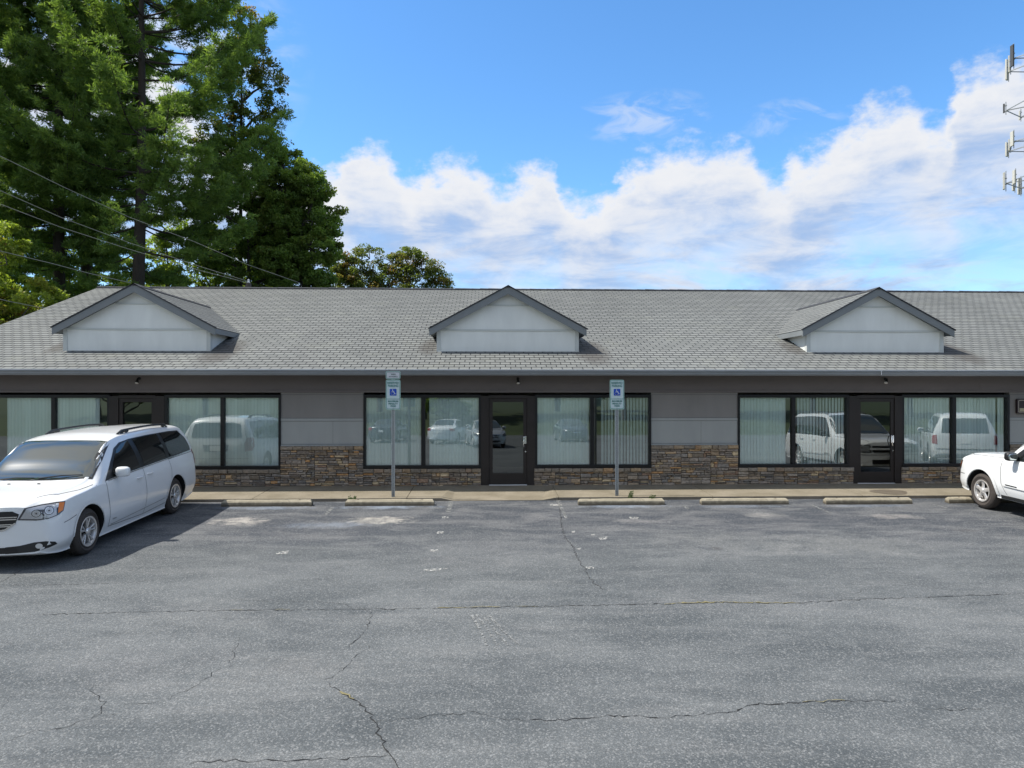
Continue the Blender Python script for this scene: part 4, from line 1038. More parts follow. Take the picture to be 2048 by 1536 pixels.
    def wheels(s, nsp, kind='thin'):
        r = s.sp['tyre']; wd = .215; rim = s.sp.get('rim', .225)
        proto = None
        for xa in s.ax:
            for sg in (-1, 1):
                cx = sg*(s.sp['w']/2 - .035); c = s.P(xa, cx, r)
                w_ = link('wheel', None, None) if False else None
                b = MB(); pr = [(0, rim-.01), (-.0, rim+.012), (-.012, rim+.03), (.006, (r+rim)/2), (-.004, r-.05), (-.02, r-.022), (-.045, r-.004), (-.06, r-.004), (-.07, r-.012), (-.08, r-.003), (-.105, r-.003), (-.115, r-.011), (-.125, r-.003), (-.15, r-.003), (-.17, r-.012), (-.195, r-.03), (-.21, r-.07), (-.215, rim)]
                b.lathe([(sg*a, q) for a, q in pr], 48, c, 'X'); ty = b.build('wheel', M['rubber'], s.root, smooth=True, local=True)
                b = MB()
                b.lathe([(sg*a, q) for a, q in [(-.002, rim-.02), (.004, rim-.004), (.004, rim+.006), (-.006, rim+.012)]], 48, c, 'X')
                b.lathe([(sg*a, q) for a, q in [(-.004, rim-.012), (-.03, rim-.026), (-.15, rim-.04)]], 40, c, 'X')
                if kind == 'thin':
                    for k in range(nsp):
                        for dd in (-.20, .20):
                            t = 2*math.pi*k/nsp + dd + .2; t2 = 2*math.pi*k/nsp + dd*.62 + .2
                            p0 = c + Vector((sg*-.028, math.cos(t2)*.045, math.sin(t2)*.045)); p1 = c + Vector((sg*-.012, math.cos(t)*(rim-.012), math.sin(t)*(rim-.012)))
                            dvec = (p1-p0).normalized(); tn = dvec.cross(Vector((1,0,0))).normalized()
                            v = [p0-tn*.010, p0+tn*.010, p1+tn*.018, p1-tn*.018]; v2 = [q - Vector((sg*.03,0,0)) for q in v]; v3 = [p0 + Vector((sg*.006,0,0)), p1+Vector((sg*.006,0,0))]
                            b.add(v+v2+v3, [(0,8,9,3), (8,1,2,9), (0,3,7,4), (1,5,6,2), (0,1,8), (2,3,9)])
                else:
                    for k in range(nsp):
                        t = 2*math.pi*k/nsp + .3
                        er, et = Vector((0, math.cos(t), math.sin(t))), Vector((0, -math.sin(t), math.cos(t)))
                        prof = [(.05, .050, -.010), (.11, .038, -.022), (rim-.05, .044, -.016), (rim-.010, .068, -.008)]
                        vs = []
                        for rr_, hw, xo in prof:
                            for q, xx in ((-hw, xo-.012), (-hw*.62, xo), (hw*.62, xo), (hw, xo-.012)): vs.append(c + er*rr_ + et*q + Vector((sg*xx, 0, 0)))
                        b.add(vs, [(4*i+j, 4*i+j+1, 4*i+j+5, 4*i+j+4) for i in range(3) for j in range(3)])
                b.lathe([(sg*a, q) for a, q in [(-.012, .062), (.0, .05), (.008, .034), (.010, .001)]], 24, c, 'X')
                for k in range(5):
                    t = 2*math.pi*k/5+.5; p = c + Vector((0, math.cos(t)*.058, math.sin(t)*.058)); b.tube([p + Vector((sg*-.02,0,0)), p + Vector((sg*.002,0,0))], .009, 6)
                b.build('rim', M['alloy'], ty, smooth=True, local=True)
                b = MB(); b.lathe([(sg*a, q) for a, q in [(-.10, rim-.035), (-.095, .12), (-.06, .11), (-.055, .001)]], 32, c, 'X'); b.build('brake_disc', M['brake'], ty, smooth=True, local=True)
    def blob(s, c, size, m, name, parent=None, sub=2, power=.6):
        bm = bmesh.new(); bmesh.ops.create_icosphere(bm, subdivisions=3, radius=1)
        for v in bm.verts:
            n = v.co.normalized(); e = [math.copysign(abs(q)**power, q) for q in n]; v.co = Vector((e[0]*size[0]/2, e[1]*size[1]/2, e[2]*size[2]/2)) + c
        me = bpy.data.meshes.new(name); bm.to_mesh(me); bm.free(); me.materials.append(m); me.polygons.foreach_set('use_smooth', [True]*len(me.polygons))
        return link(name, me, parent or s.root)
    def handle(s, x, z, m):
        for sg in (-1, 1):
            p = s.surf(x, z, sg)
            b = MB(); o = Vector((sg, 0, 0)); b.tube([p - o*.005 + Vector((0,-.10,0)), p + o*.032 + Vector((0,-.07,.004)), p + o*.035 + Vector((0,.06,.006)), p - o*.005 + Vector((0,.10,.004))], [.012,.015,.015,.012], 8)
            b.build('door_handle', m, s.root, smooth=True, local=True)
    def common(s):
        sp = s.sp
        for sg in (-1, 1):
            for nm, poly in sp['glass']: s.decal('side_window', poly, M['car_glass'], 'side', sg, .008)
            s.decal('window_trim', sp['trim'], M['rubber_trim'], 'side', sg, .004)
        s.decal('windshield', sp['wind'], M['wind_glass'], 'top', 1, .006)
        s.decal('windshield_seal', [(x_ + (-.025 if x_ < sp['windmid'] else .02), y_*1.03) for x_, y_ in sp['wind']], M['rubber_trim'], 'top', 1, .003)
        s.decal('rear_window', sp['rearwin'], M['car_glass'], 'rear' if sp.get('rw', 'rear') == 'rear' else 'top', 1, .006)
        for sg in (-1, 1):
            for ln in sp['seams']:
                b = MB(); s.line(ln, .009, 'side', sg, b); b.build('panel_seam', M['seam'], s.root, local=True, fixn=False)
        for ln in sp.get('hood_seams', []):
            for sg in (-1, 1): b = MB(); s.line([(p[0], sg*p[1]) for p in ln], .010, 'top', 1, b); b.build('hood_seam', M['seam'], s.root, local=True, fixn=False)
        # underside tray hides the open floor
        for sg in (-1, 1):
            x0, y0, z0 = sp['mirror']; p = s.surf(x0, z0, sg); c = p + Vector((sg*.13, 0, .05))
            m_ = s.blob(c, (.22, .14, .17), sp.get('mirror_mat') or s.paint, 'wing_mirror'); 
            s.blob(c + Vector((0, .055, 0)), (.18, .04, .13), M['mirror_glass'], 'mirror_glass', m_)
            b = MB(); b.tube([p + Vector((-sg*.02,0,-.0)), c + Vector((-sg*.05,0,-.05))], .022, 8); b.build('mirror_arm', M['black'], m_, local=True, smooth=True)
        for x_, z_ in sp['handles']: s.handle(x_, z_, s.paint)

VAN = dict(w=1.98, tyre=.352, rim=.222, axles=(.97, 4.05), bow=.22, rbow=.05, lean=.06, windmid=1.6,
  st=[(0,.24,.74,.45,.84,.80,.76,.87,.60,.91), (.10,.20,.80,.45,.91,.86,.86,.93,.68,.97), (.35,.18,.87,.50,.965,.92,.925,.98,.75,1.03), (.97,.18,.90,.62,.985,.97,.945,1.03,.78,1.08), (1.22,.18,.91,.64,.99,.995,.94,1.06,.79,1.13),
      (1.65,.18,.91,.66,.99,1.02,.935,1.36,.75,1.41), (2.05,.18,.91,.66,.99,1.035,.93,1.585,.70,1.645), (2.6,.18,.91,.66,.99,1.055,.93,1.65,.69,1.735), (3.6,.18,.91,.66,.99,1.085,.925,1.655,.69,1.755), (4.45,.18,.91,.66,.99,1.12,.92,1.63,.68,1.725),
      (4.85,.22,.90,.65,.98,1.14,.915,1.61,.68,1.71), (5.0,.24,.89,.62,.975,1.13,.91,1.56,.69,1.64), (5.10,.27,.88,.58,.95,1.08,.90,1.36,.75,1.44), (5.15,.32,.82,.52,.90,.85,.82,.98,.72,1.04)],
  trim=[(1.52,1.035),(1.80,1.055),(2.6,1.085),(3.5,1.115),(4.3,1.14),(4.90,1.165),(4.93,1.22),(4.88,1.42),(4.74,1.585),(4.3,1.605),(3.4,1.615),(2.7,1.605),(2.35,1.575),(2.12,1.50),(1.85,1.30)],
  glass=[('front', [(1.74,1.075),(2.70,1.11),(2.64,1.585),(2.38,1.55),(2.17,1.475),(1.92,1.29)]), ('slide', [(2.86,1.115),(3.78,1.145),(3.75,1.60),(2.80,1.592)]), ('rear', [(3.92,1.15),(4.86,1.18),(4.89,1.23),(4.84,1.41),(4.70,1.57),(3.89,1.60)])],
  wind=[(1.36,-.80),(1.25,-.62),(1.175,-.3),(1.155,0),(1.175,.3),(1.25,.62),(1.36,.80),(1.70,.76),(2.08,.685),(2.04,.4),(2.02,0),(2.04,-.4),(2.08,-.685),(1.70,-.76)],
  rearwin=[(-.66,1.17),(.66,1.17),(.60,1.52),(.4,1.56),(-.4,1.56),(-.60,1.52)],
  seams=[[(1.53,1.03),(1.50,.85),(1.53,.55),(1.55,.30)], [(2.78,1.09),(2.79,.7),(2.75,.26)], [(3.83,1.13),(3.86,.9),(3.82,.72),(3.70,.55),(3.62,.40)], [(1.55,.30),(2.75,.26),(3.60,.30)], [(3.86,1.10),(4.9,1.13)], [(.36,.62),(.62,.68)]],
  hood_seams=[[(.30,.60),(.55,.76),(.9,.86),(1.22,.89)], [(1.21,.89),(1.26,.93)]],
  mirror=(1.86, 0, 1.09), handles=[(2.58,.935),(2.98,.955)])
def van_details(c):
    c.common(); c.wheels(5, 'thin')
    for sg in (-1, 1):
        hl = c.decal('headlight', [(-.22,.72),(-.02,.70),(.12,.71),(.25,.745),(.32,.79),(.36,.92),(.25,.925),(.06,.915),(-.14,.885)], M['lamp_clear'], 'corner', sg, .006)
        c.decal('bezel', [(-.19,.735),(0,.717),(.13,.725),(.22,.75),(.23,.905),(.06,.90),(-.12,.872)], M['lamp_dark'], 'corner', sg, .009, hl)
        c.decal('turn_lens', [(.24,.77),(.31,.80),(.345,.908),(.27,.912),(.25,.84)], M['amber'], 'corner', sg, .010, hl)
        for (a, z, r_) in ((-.02, .80, .052), (.13, .825, .060)):
            for rr_, mm, of in ((r_, M['lamp_clear'], .012), (r_*.84, M['lamp_chrome'], .0135), (r_*.62, M['lamp_dark'], .015), (r_*.2, M['lamp_clear'], .0165)):
                c.decal('reflector', [(a + rr_*math.cos(t)*1.0, z + rr_*math.sin(t)) for t in [2*math.pi*i/18 for i in range(18)]], mm, 'corner', sg, of, hl, .05)
        c.decal('lower_intake', [(-.35,.255),(-.05,.262),(.12,.30),(.22,.335),(.19,.375),(.08,.40),(-.05,.395),(-.20,.36),(-.35,.35)], M['rubber_trim'], 'corner', sg, .004)
        fl = c.decal('fog_light', [(.0 + .040*math.cos(t), .340 + .036*math.sin(t)) for t in [2*math.pi*i/16 for i in range(16)]], M['lamp_chrome'], 'corner', sg, .012)
        tl = c.decal('tail_light', [(-.06,.80),(.10,.83),(.19,.95),(.17,1.05),(.20,1.12),(.16,1.17),(-.02,1.16),(-.07,1.0)], M['red_lens'], 'rcorner', sg, .008)
        b = MB(); c.line([(1.62,.335),(3.55,.42)], .022, 'side', sg, b, .012); b.build('side_moulding', c.paint, c.root, local=True, fixn=False)
        b = MB(); c.line([(1.62,.318),(3.55,.403)], .010, 'side', sg, b, .006); b.build('moulding_shadow', M['seam'], c.root, local=True, fixn=False)
        b = MB(); c.line([(1.60,1.035),(2.6,1.072),(3.6,1.105),(4.86,1.155)], .014, 'side', sg, b, .010); b.build('belt_strip', M['chrome'], c.root, local=True, fixn=False)
        b = MB(); c.line([(1.64,.40),(1.76,.402)], .018, 'side', sg, b, .006); b.build('door_badge', M['steel'], c.root, local=True, fixn=False)
        c.decal('fuel_door' , [(4.02,.91),(4.14,.91),(4.14,1.03),(4.02,1.03)], c.paint, 'side', sg, .004) if sg < 0 else None
        # roof rails and cross-bar ends
        b = MB(); pts = []
        for k in range(13):
            x_ = 2.55 + (4.50-2.55)*k/12; h = c.bvh.ray_cast(c.P(x_, sg*.60, 4), Vector((0,0,-1)), 6)[0]; lift = .050 if 0 < k < 12 else .004
            pts.append(h + Vector((0, 0, lift)))
        b.tube(pts, [.016]+[.020]*11+[.016], 8)
        for k in (1, 2, 11): b.bar(pts[k] - Vector((0, .05, .045)), pts[k] + Vector((0, .05, -.01)), .035, .05)
        b.build('roof_rail', M['rubber_trim'], c.root, local=True, smooth=True)
        # wheel arch lips
        for xa in c.ax:
            b = MB(); Rr = c.sp['tyre'] + .075; c.line([(xa + Rr*math.cos(R(a)), c.sp['tyre'] + Rr*math.sin(R(a))*1.04) for a in range(2, 179, 8)], .032, 'side', sg, b, .010); b.build('arch_lip', c.paint, c.root, local=True, fixn=False, smooth=True)
    c.decal('grille', [(-.50,.80),(-.46,.68),(-.34,.60),(-.2,.575),(.2,.575),(.34,.60),(.46,.68),(.50,.80),(.42,.845),(-.42,.845)], M['grille'], 'front', 1, .006)
    b = MB()
    for z_, hw in ((.765,.48), (.735,.475), (.665,.42), (.64,.40)): c.line([(-hw,z_),(hw,z_)], .014, 'front', 1, b, .014)
    c.line([(0,.60),(0,.83)], .022, 'front', 1, b, .014); c.line([(-.46,.68),(-.34,.595),(-.2,.57),(.2,.57),(.34,.595),(.46,.68)], .02, 'front', 1, b, .012)
    b.build('grille_bars', M['chrome'], c.root, local=True, fixn=False)
    c.decal('lower_grille', [(-.50,.26),(.50,.26),(.46,.345),(-.46,.345)], M['grille'], 'front', 1, .006)
    # wipers
    for sg, x0, y0, x1, y1 in ((1, 1.17, .10, 1.33, .68), (1, 1.16, -.50, 1.20, .02)):
        P0, P1 = [c.bvh.ray_cast(c.P(a, b_, 4), Vector((0,0,-1)), 6)[0] + Vector((0,0,.02)) for a, b_ in ((x0,y0),(x1,y1))]
        b = MB(); b.tube([P0, (P0+P1)/2 + Vector((0,0,.015)), P1], [.012,.010,.006], 6); b.build('wiper', M['black'], c.root, local=True)
    for x_, y_ in ((.98, .22), (.98, -.22)):
        h = c.bvh.ray_cast(c.P(x_, y_, 4), Vector((0,0,-1)), 6)[0]; b = MB(); b.box(h.x-.018, h.x+.018, h.y-.01, h.y+.01, h.z-.002, h.z+.012); b.build('washer_nozzle', M['black'], c.root, local=True)
    # rear: liftgate, plate recess, bumper
    b = MB(); c.line([(-.80,.70),(-.78,1.1),(-.70,1.5)], .010, 'rear', 1, b); c.line([(.80,.70),(.78,1.1),(.70,1.5)], .010, 'rear', 1, b); c.line([(-.86,.62),(.86,.62)], .012, 'rear', 1, b); b.build('liftgate_seam', M['seam'], c.root, local=True, fixn=False)
    rc = c.decal('plate_recess', [(-.30,.80),(.30,.80),(.34,.98),(-.34,.98)], M['seam'], 'rear', 1, .004)
    c.decal('licence_plate', [(-.15,.82),(.15,.82),(.15,.95),(-.15,.95)], M['white'], 'rear', 1, .010, rc)

SUVS = dict(w=1.90, tyre=.368, rim=.215, axles=(.89, 3.76), bow=.16, rbow=.10, lean=.06, windmid=1.75,
  st=[(0,.36,.78,.60,.84,.88,.80,.96,.62,1.0), (.10,.33,.84,.60,.90,.95,.87,1.02,.70,1.06), (.4,.30,.88,.62,.94,1.01,.905,1.075,.76,1.11), (1.0,.30,.89,.66,.95,1.05,.915,1.11,.79,1.16), (1.42,.30,.89,.66,.95,1.065,.915,1.13,.80,1.20),
      (1.75,.30,.89,.66,.95,1.075,.91,1.42,.72,1.48), (2.15,.30,.89,.66,.95,1.085,.905,1.68,.66,1.74), (2.7,.30,.89,.66,.95,1.095,.905,1.745,.65,1.81), (4.2,.30,.89,.66,.95,1.11,.90,1.735,.65,1.80), (4.6,.32,.89,.66,.94,1.11,.89,1.65,.64,1.75), (4.8,.38,.87,.65,.92,1.08,.87,1.32,.68,1.42), (4.87,.45,.82,.6,.87,.96,.82,1.06,.68,1.12)],
  trim=[(1.60,1.09),(2.7,1.115),(3.6,1.13),(4.62,1.14),(4.62,1.50),(4.50,1.66),(3.3,1.70),(2.6,1.69),(2.28,1.65),(2.0,1.45)],
  glass=[('front', [(1.82,1.12),(2.68,1.135),(2.64,1.67),(2.34,1.63),(2.1,1.45)]), ('back', [(2.80,1.14),(3.50,1.15),(3.60,1.35),(3.55,1.675),(2.76,1.675)]), ('cargo', [(3.70,1.155),(4.55,1.165),(4.56,1.48),(4.45,1.64),(3.68,1.67)])],
  wind=[(1.50,-.76),(1.44,-.5),(1.41,0),(1.44,.5),(1.50,.76),(1.80,.74),(2.18,.65),(2.15,.3),(2.15,-.3),(2.18,-.65),(1.80,-.74)],
  rearwin=[(-.66,1.14),(.66,1.14),(.60,1.62),(-.60,1.62)],
  seams=[[(1.46,1.07),(1.44,.9),(1.47,.62),(1.60,.40)], [(2.74,1.12),(2.74,.38)], [(3.62,1.13),(3.66,.9),(3.50,.65),(3.30,.42)], [(1.60,.38),(3.30,.38)]],
  hood_seams=[[(.12,.60),(.5,.80),(1.0,.85),(1.42,.86)]], mirror=(1.80, 0, 1.13), handles=[(2.58,.98),(3.42,.99)])
def suv_details(c, cladding=True):
    c.common(); c.wheels(5, 'wide')
    for sg in (-1, 1):
        for xa in c.ax:
            b = MB(); Rr = c.sp['tyre'] + .095; c.line([(xa + Rr*math.cos(R(a)), c.sp['tyre'] + Rr*math.sin(R(a))*1.04) for a in range(0, 181, 8)], .075, 'side', sg, b, .016); b.build('arch_flare', c.paint, c.root, local=True, fixn=False, smooth=True)
        b = MB(); c.line([(1.56,.60),(2.70,.58)], .055, 'side', sg, b, .014); b.build('door_moulding', c.paint, c.root, local=True, fixn=False); b = MB(); c.line([(2.79,.58),(3.34,.57)], .055, 'side', sg, b, .014); b.build('door_moulding', c.paint, c.root, local=True, fixn=False)
        b = MB(); c.line([(1.54,.57),(3.34,.54)], .008, 'side', sg, b, .015); b.build('moulding_shadow', M['seam'], c.root, local=True, fixn=False)
        b = MB(); c.line([(1.60,.607),(1.90,.60)], .020, 'side', sg, b, .018); b.build('door_badge', M['rubber_trim'], c.root, local=True, fixn=False)
        b = MB(); c.line([(1.42,.345),(3.25,.345)], .07, 'side', sg, b, .004); b.build('rocker', M['rubber_trim'], c.root, local=True, fixn=False)
        hl = c.decal('headlight', [(-.16,.72),(.10,.72),(.22,.76),(.24,.93),(-.14,.93)], M['lamp_clear'], 'corner', sg, .008)
        c.decal('bezel', [(-.12,.74),(.08,.74),(.09,.91),(-.12,.91)], M['lamp_dark'], 'corner', sg, .011, hl)
        c.decal('turn_lens', [(.13,.77),(.20,.79),(.21,.91),(.13,.91)], M['amber'], 'corner', sg, .011, hl)
        c.decal('tail_light', [(-.02,.78),(.14,.80),(.16,1.06),(.0,1.08)], M['red_lens'], 'rcorner', sg, .008)
        b = MB(); pts = []
        for k in range(11):
            x_ = 2.4 + 2.0*k/10; h = c.bvh.ray_cast(c.P(x_, sg*.57, 4), Vector((0,0,-1)), 6)[0]; pts.append(h + Vector((0,0,.05 if 0<k<10 else .005)))
        b.tube(pts, .017, 8); b.build('roof_rail', M['rubber_trim'], c.root, local=True, smooth=True)
    c.decal('grille', [(-.52,.72),(.52,.72),(.54,.90),(-.54,.90)], M['grille'], 'front', 1, .006)
    b = MB(); c.line([(-.60,.815),(.60,.815)], .055, 'front', 1, b, .014); b.build('grille_bar', c.paint, c.root, local=True, fixn=False)
    b = MB(); c.line([(-.86,.655),(.86,.655)], .012, 'front', 1, b, .004); b.build('bumper_seam', M['seam'], c.root, local=True, fixn=False)
    b = MB()
    for sg in (-1, 1): c.line([(.02,.655),(.40,.655)], .012, 'side', sg, b, .004)
    b.build('bumper_side_seam', M['seam'], c.root, local=True, fixn=False)
    c.decal('lower_grille', [(-.55,.40),(.55,.40),(.55,.52),(-.55,.52)], M['grille'], 'front', 1, .006)
    c.decal('licence_plate', [(-.15,.80),(.15,.80),(.15,.93),(-.15,.93)], M['white'], 'rear', 1, .010)
    b = MB(); c.line([(-.80,.62),(.80,.62)], .03, 'rear', 1, b, .006); b.build('rear_bumper_step', M['rubber_trim'], c.root, local=True, fixn=False)

SED = dict(w=1.79, tyre=.315, rim=.20, axles=(.90, 3.58), bow=.30, rbow=.2, lean=.1, windmid=1.55,
  st=[(0,.24,.62,.42,.72,.60,.66,.70,.50,.73), (.15,.20,.74,.45,.83,.72,.78,.79,.60,.82), (.5,.18,.80,.5,.88,.84,.84,.90,.68,.93), (1.15,.18,.82,.55,.89,.92,.85,.97,.70,1.01), (1.5,.18,.82,.55,.89,.94,.85,1.17,.66,1.23), (1.95,.18,.82,.55,.89,.95,.84,1.37,.59,1.43),
      (2.5,.18,.82,.55,.89,.96,.84,1.41,.57,1.47), (3.1,.18,.82,.55,.89,.97,.84,1.37,.57,1.43), (3.6,.18,.82,.55,.89,.98,.83,1.17,.61,1.22), (3.9,.18,.82,.55,.88,.98,.82,1.03,.66,1.08), (4.35,.22,.78,.5,.86,.96,.80,1.0,.64,1.04), (4.5,.26,.74,.5,.82,.86,.76,.92,.60,.96), (4.55,.30,.70,.48,.78,.75,.70,.82,.56,.86)],
  trim=[(1.45,.965),(2.5,.99),(3.5,1.01),(3.72,1.04),(3.45,1.19),(3.05,1.35),(2.5,1.375),(2.1,1.345),(1.75,1.2)],
  glass=[('front', [(1.58,.99),(2.38,1.01),(2.36,1.355),(2.12,1.325),(1.82,1.2)]), ('back', [(2.46,1.01),(3.3,1.03),(3.40,1.10),(3.05,1.32),(2.44,1.355)])],
  wind=[(1.26,-.68),(1.17,-.4),(1.14,0),(1.17,.4),(1.26,.68),(1.6,.64),(1.98,.56),(1.94,0),(1.98,-.56),(1.6,-.64)],
  rearwin=[(3.16,-.52),(3.12,0),(3.16,.52),(3.5,.58),(3.82,.60),(3.86,0),(3.82,-.60),(3.5,-.58)], rw='top',
  seams=[[(1.40,.95),(1.38,.7),(1.42,.30)], [(2.42,.98),(2.42,.28)], [(3.35,1.0),(3.32,.7),(3.1,.35)]],
  hood_seams=[[(.25,.55),(.6,.72),(1.15,.76)]], mirror=(1.62, 0, .99), handles=[(2.28,.86),(3.15,.88)])
def sedan_details(c):
    c.common(); c.wheels(5, 'wide')
    for sg in (-1, 1):
        c.decal('headlight', [(-.10,.60),(.12,.61),(.32,.68),(.36,.80),(.12,.77),(-.08,.70)], M['lamp_clear'], 'corner', sg, .008)
        c.decal('tail_light', [(-.14,.76),(.16,.78),(.26,.86),(.22,.93),(-.14,.93)], M['red_lens'], 'rcorner', sg, .008)
    c.decal('grille', [(-.36,.56),(.36,.56),(.42,.68),(-.42,.68)], M['grille'], 'front', 1, .006)
    c.decal('lower_grille', [(-.5,.30),(.5,.30),(.45,.40),(-.45,.40)], M['grille'], 'front', 1, .006)
    b = MB(); c.line([(-.40,.62),(.40,.62)], .025, 'front', 1, b, .012); b.build('grille_bar', M['chrome'], c.root, local=True, fixn=False)
    c.decal('licence_plate', [(-.15,.66),(.15,.66),(.15,.79),(-.15,.79)], M['white'], 'rear', 1, .010)
    b = MB(); c.line([(-.62,.60),(.62,.60)], .012, 'rear', 1, b, .004); c.line([(-.60,.98),(-.64,.80),(.64,.80),(.60,.98)], .010, 'rear', 1, b, .004); b.build('boot_seam', M['seam'], c.root, local=True, fixn=False)

def place(spec, paint, name, x, ymid, deg, label, cat, details, group=None):
    a = math.atan(SL); rz = R(deg)
    c = Car(spec, paint, name, (x, ymid, gz(ymid)+.002), 0, 0, label, cat, group)
    c.root.rotation_mode = 'QUATERNION'; c.root.rotation_quaternion = (Matrix.Rotation(a, 4, 'X') @ Matrix.Rotation(rz, 4, 'Z')).to_quaternion()
    details(c); return c
van = place(VAN, M['car_white'], 'parked_minivan', -7.075, 12.47, .8, 'white minivan with black roof rails parked nose out at the left', 'minivan', van_details)
suv = place(SUVS, M['car_white'], 'parked_suv', 11.05, 12.60, 180, 'white SUV with dark wing mirror cut off by the right edge, nose to the kerb', 'SUV', lambda c: (c.sp.__setitem__('mirror_mat', M['black']), suv_details(c)))
# cars standing behind the camera, which the shop windows mirror
SUVS.pop('mirror_mat', None)
place(SUVS, M['car_white'], 'parked_suv', 16.6, 9.4, 28, 'white SUV mirrored tail-first in the rightmost window', 'SUV', lambda c: suv_details(c))
place(SED, M['car_white'], 'parked_sedan', -2.3, -9.5, 12, 'white sedan mirrored tail-first in the window left of the middle door', 'sedan', sedan_details)
place(SED, M['car_silver'], 'parked_sedan', -.15, -4.5, 171, 'silver sedan mirrored nose-first across the glass of the middle door', 'sedan', sedan_details)
place(SED, M['car_dark'], 'parked_sedan', -6.3, -11.5, 5, 'dark blue sedan mirrored small beside the left sign post', 'sedan', sedan_details)
place(SED, M['car_dark'], 'parked_sedan', 5.4, -12.0, 178, 'dark blue sedan mirrored in the window right of the middle door', 'sedan', sedan_details)
# ------------------------------------------------------------ trees
def leaf_mat(name, dark, light, warm, wk=.0):
    m = bpy.data.materials.new(name); m.use_nodes = True; nt = m.node_tree; g, b = NT(nt), nt.nodes['Principled BSDF']
    a = g.n('ShaderNodeAttribute', attribute_name='tint').outputs['Color']; r_, k_, w_ = g.sep(a)
    c = g.mix(r_, dark, light); c = g.mix(g.m('MULTIPLY', w_, wk), c, warm)
    g.put(b.inputs['Base Color'], c); b.inputs['Roughness'].default_value = .55; b.inputs['Specular IOR Level'].default_value = .3
    tr = g.n('ShaderNodeBsdfTranslucent'); g.put(tr.inputs[0], g.mix(1.0, c, (1.3, 1.35, .6), 'MULTIPLY'))
    mx = g.n('ShaderNodeMixShader'); mx.inputs[0].default_value = .52; nt.links.new(b.outputs[0], mx.inputs[1]); nt.links.new(tr.outputs[0], mx.inputs[2])
    out = [n for n in nt.nodes if n.type == 'OUTPUT_MATERIAL'][0]; nt.links.new(mx.outputs[0], out.inputs[0]); return m
M['pine'] = leaf_mat('pine_needles', (.080,.150,.046), (.245,.345,.090), (.16,.13,.05), .4)
M['leaf'] = leaf_mat('broad_leaves', (.095,.165,.045), (.27,.37,.090), (.22,.16,.05), .5)
M['leaf_bright'] = leaf_mat('sunny_understory_leaves', (.12,.18,.035), (.30,.38,.075), (.30,.28,.06), .4)
M['leaf_brown'] = leaf_mat('browning_leaves', (.075,.11,.035), (.20,.24,.07), (.30,.15,.06), .8)
M['leaf_yellow'] = leaf_mat('yellow_green_leaves', (.13,.19,.035), (.32,.38,.07), (.40,.16,.08), .6)
def quads(name, C, U, V, tint, m, parent):
    """C centres, U/V half axes -> diamond shaped leaves"""
    n = len(C); vs = np.empty((n, 4, 3), np.float32)
    vs[:,0] = C - U; vs[:,1] = C + V - U*.15; vs[:,2] = C + U; vs[:,3] = C - V - U*.15
    me = bpy.data.meshes.new(name); me.vertices.add(n*4); me.vertices.foreach_set('co', vs.reshape(-1))
    me.loops.add(n*4); me.loops.foreach_set('vertex_index', np.arange(n*4, dtype=np.int32))
    me.polygons.add(n); me.polygons.foreach_set('loop_start', np.arange(0, n*4, 4, dtype=np.int32))
    me.update(calc_edges=True)
    a = me.color_attributes.new('tint', 'FLOAT_COLOR', 'POINT'); col4 = np.ones((n, 4, 4), np.float32); col4[:,:,:3] = tint[:,None,:]
    a.data.foreach_set('color', col4.reshape(-1)); me.materials.append(m)
    return link(name, me, parent)
def unit(a): return a/np.maximum(np.linalg.norm(a, axis=-1, keepdims=True), 1e-6)
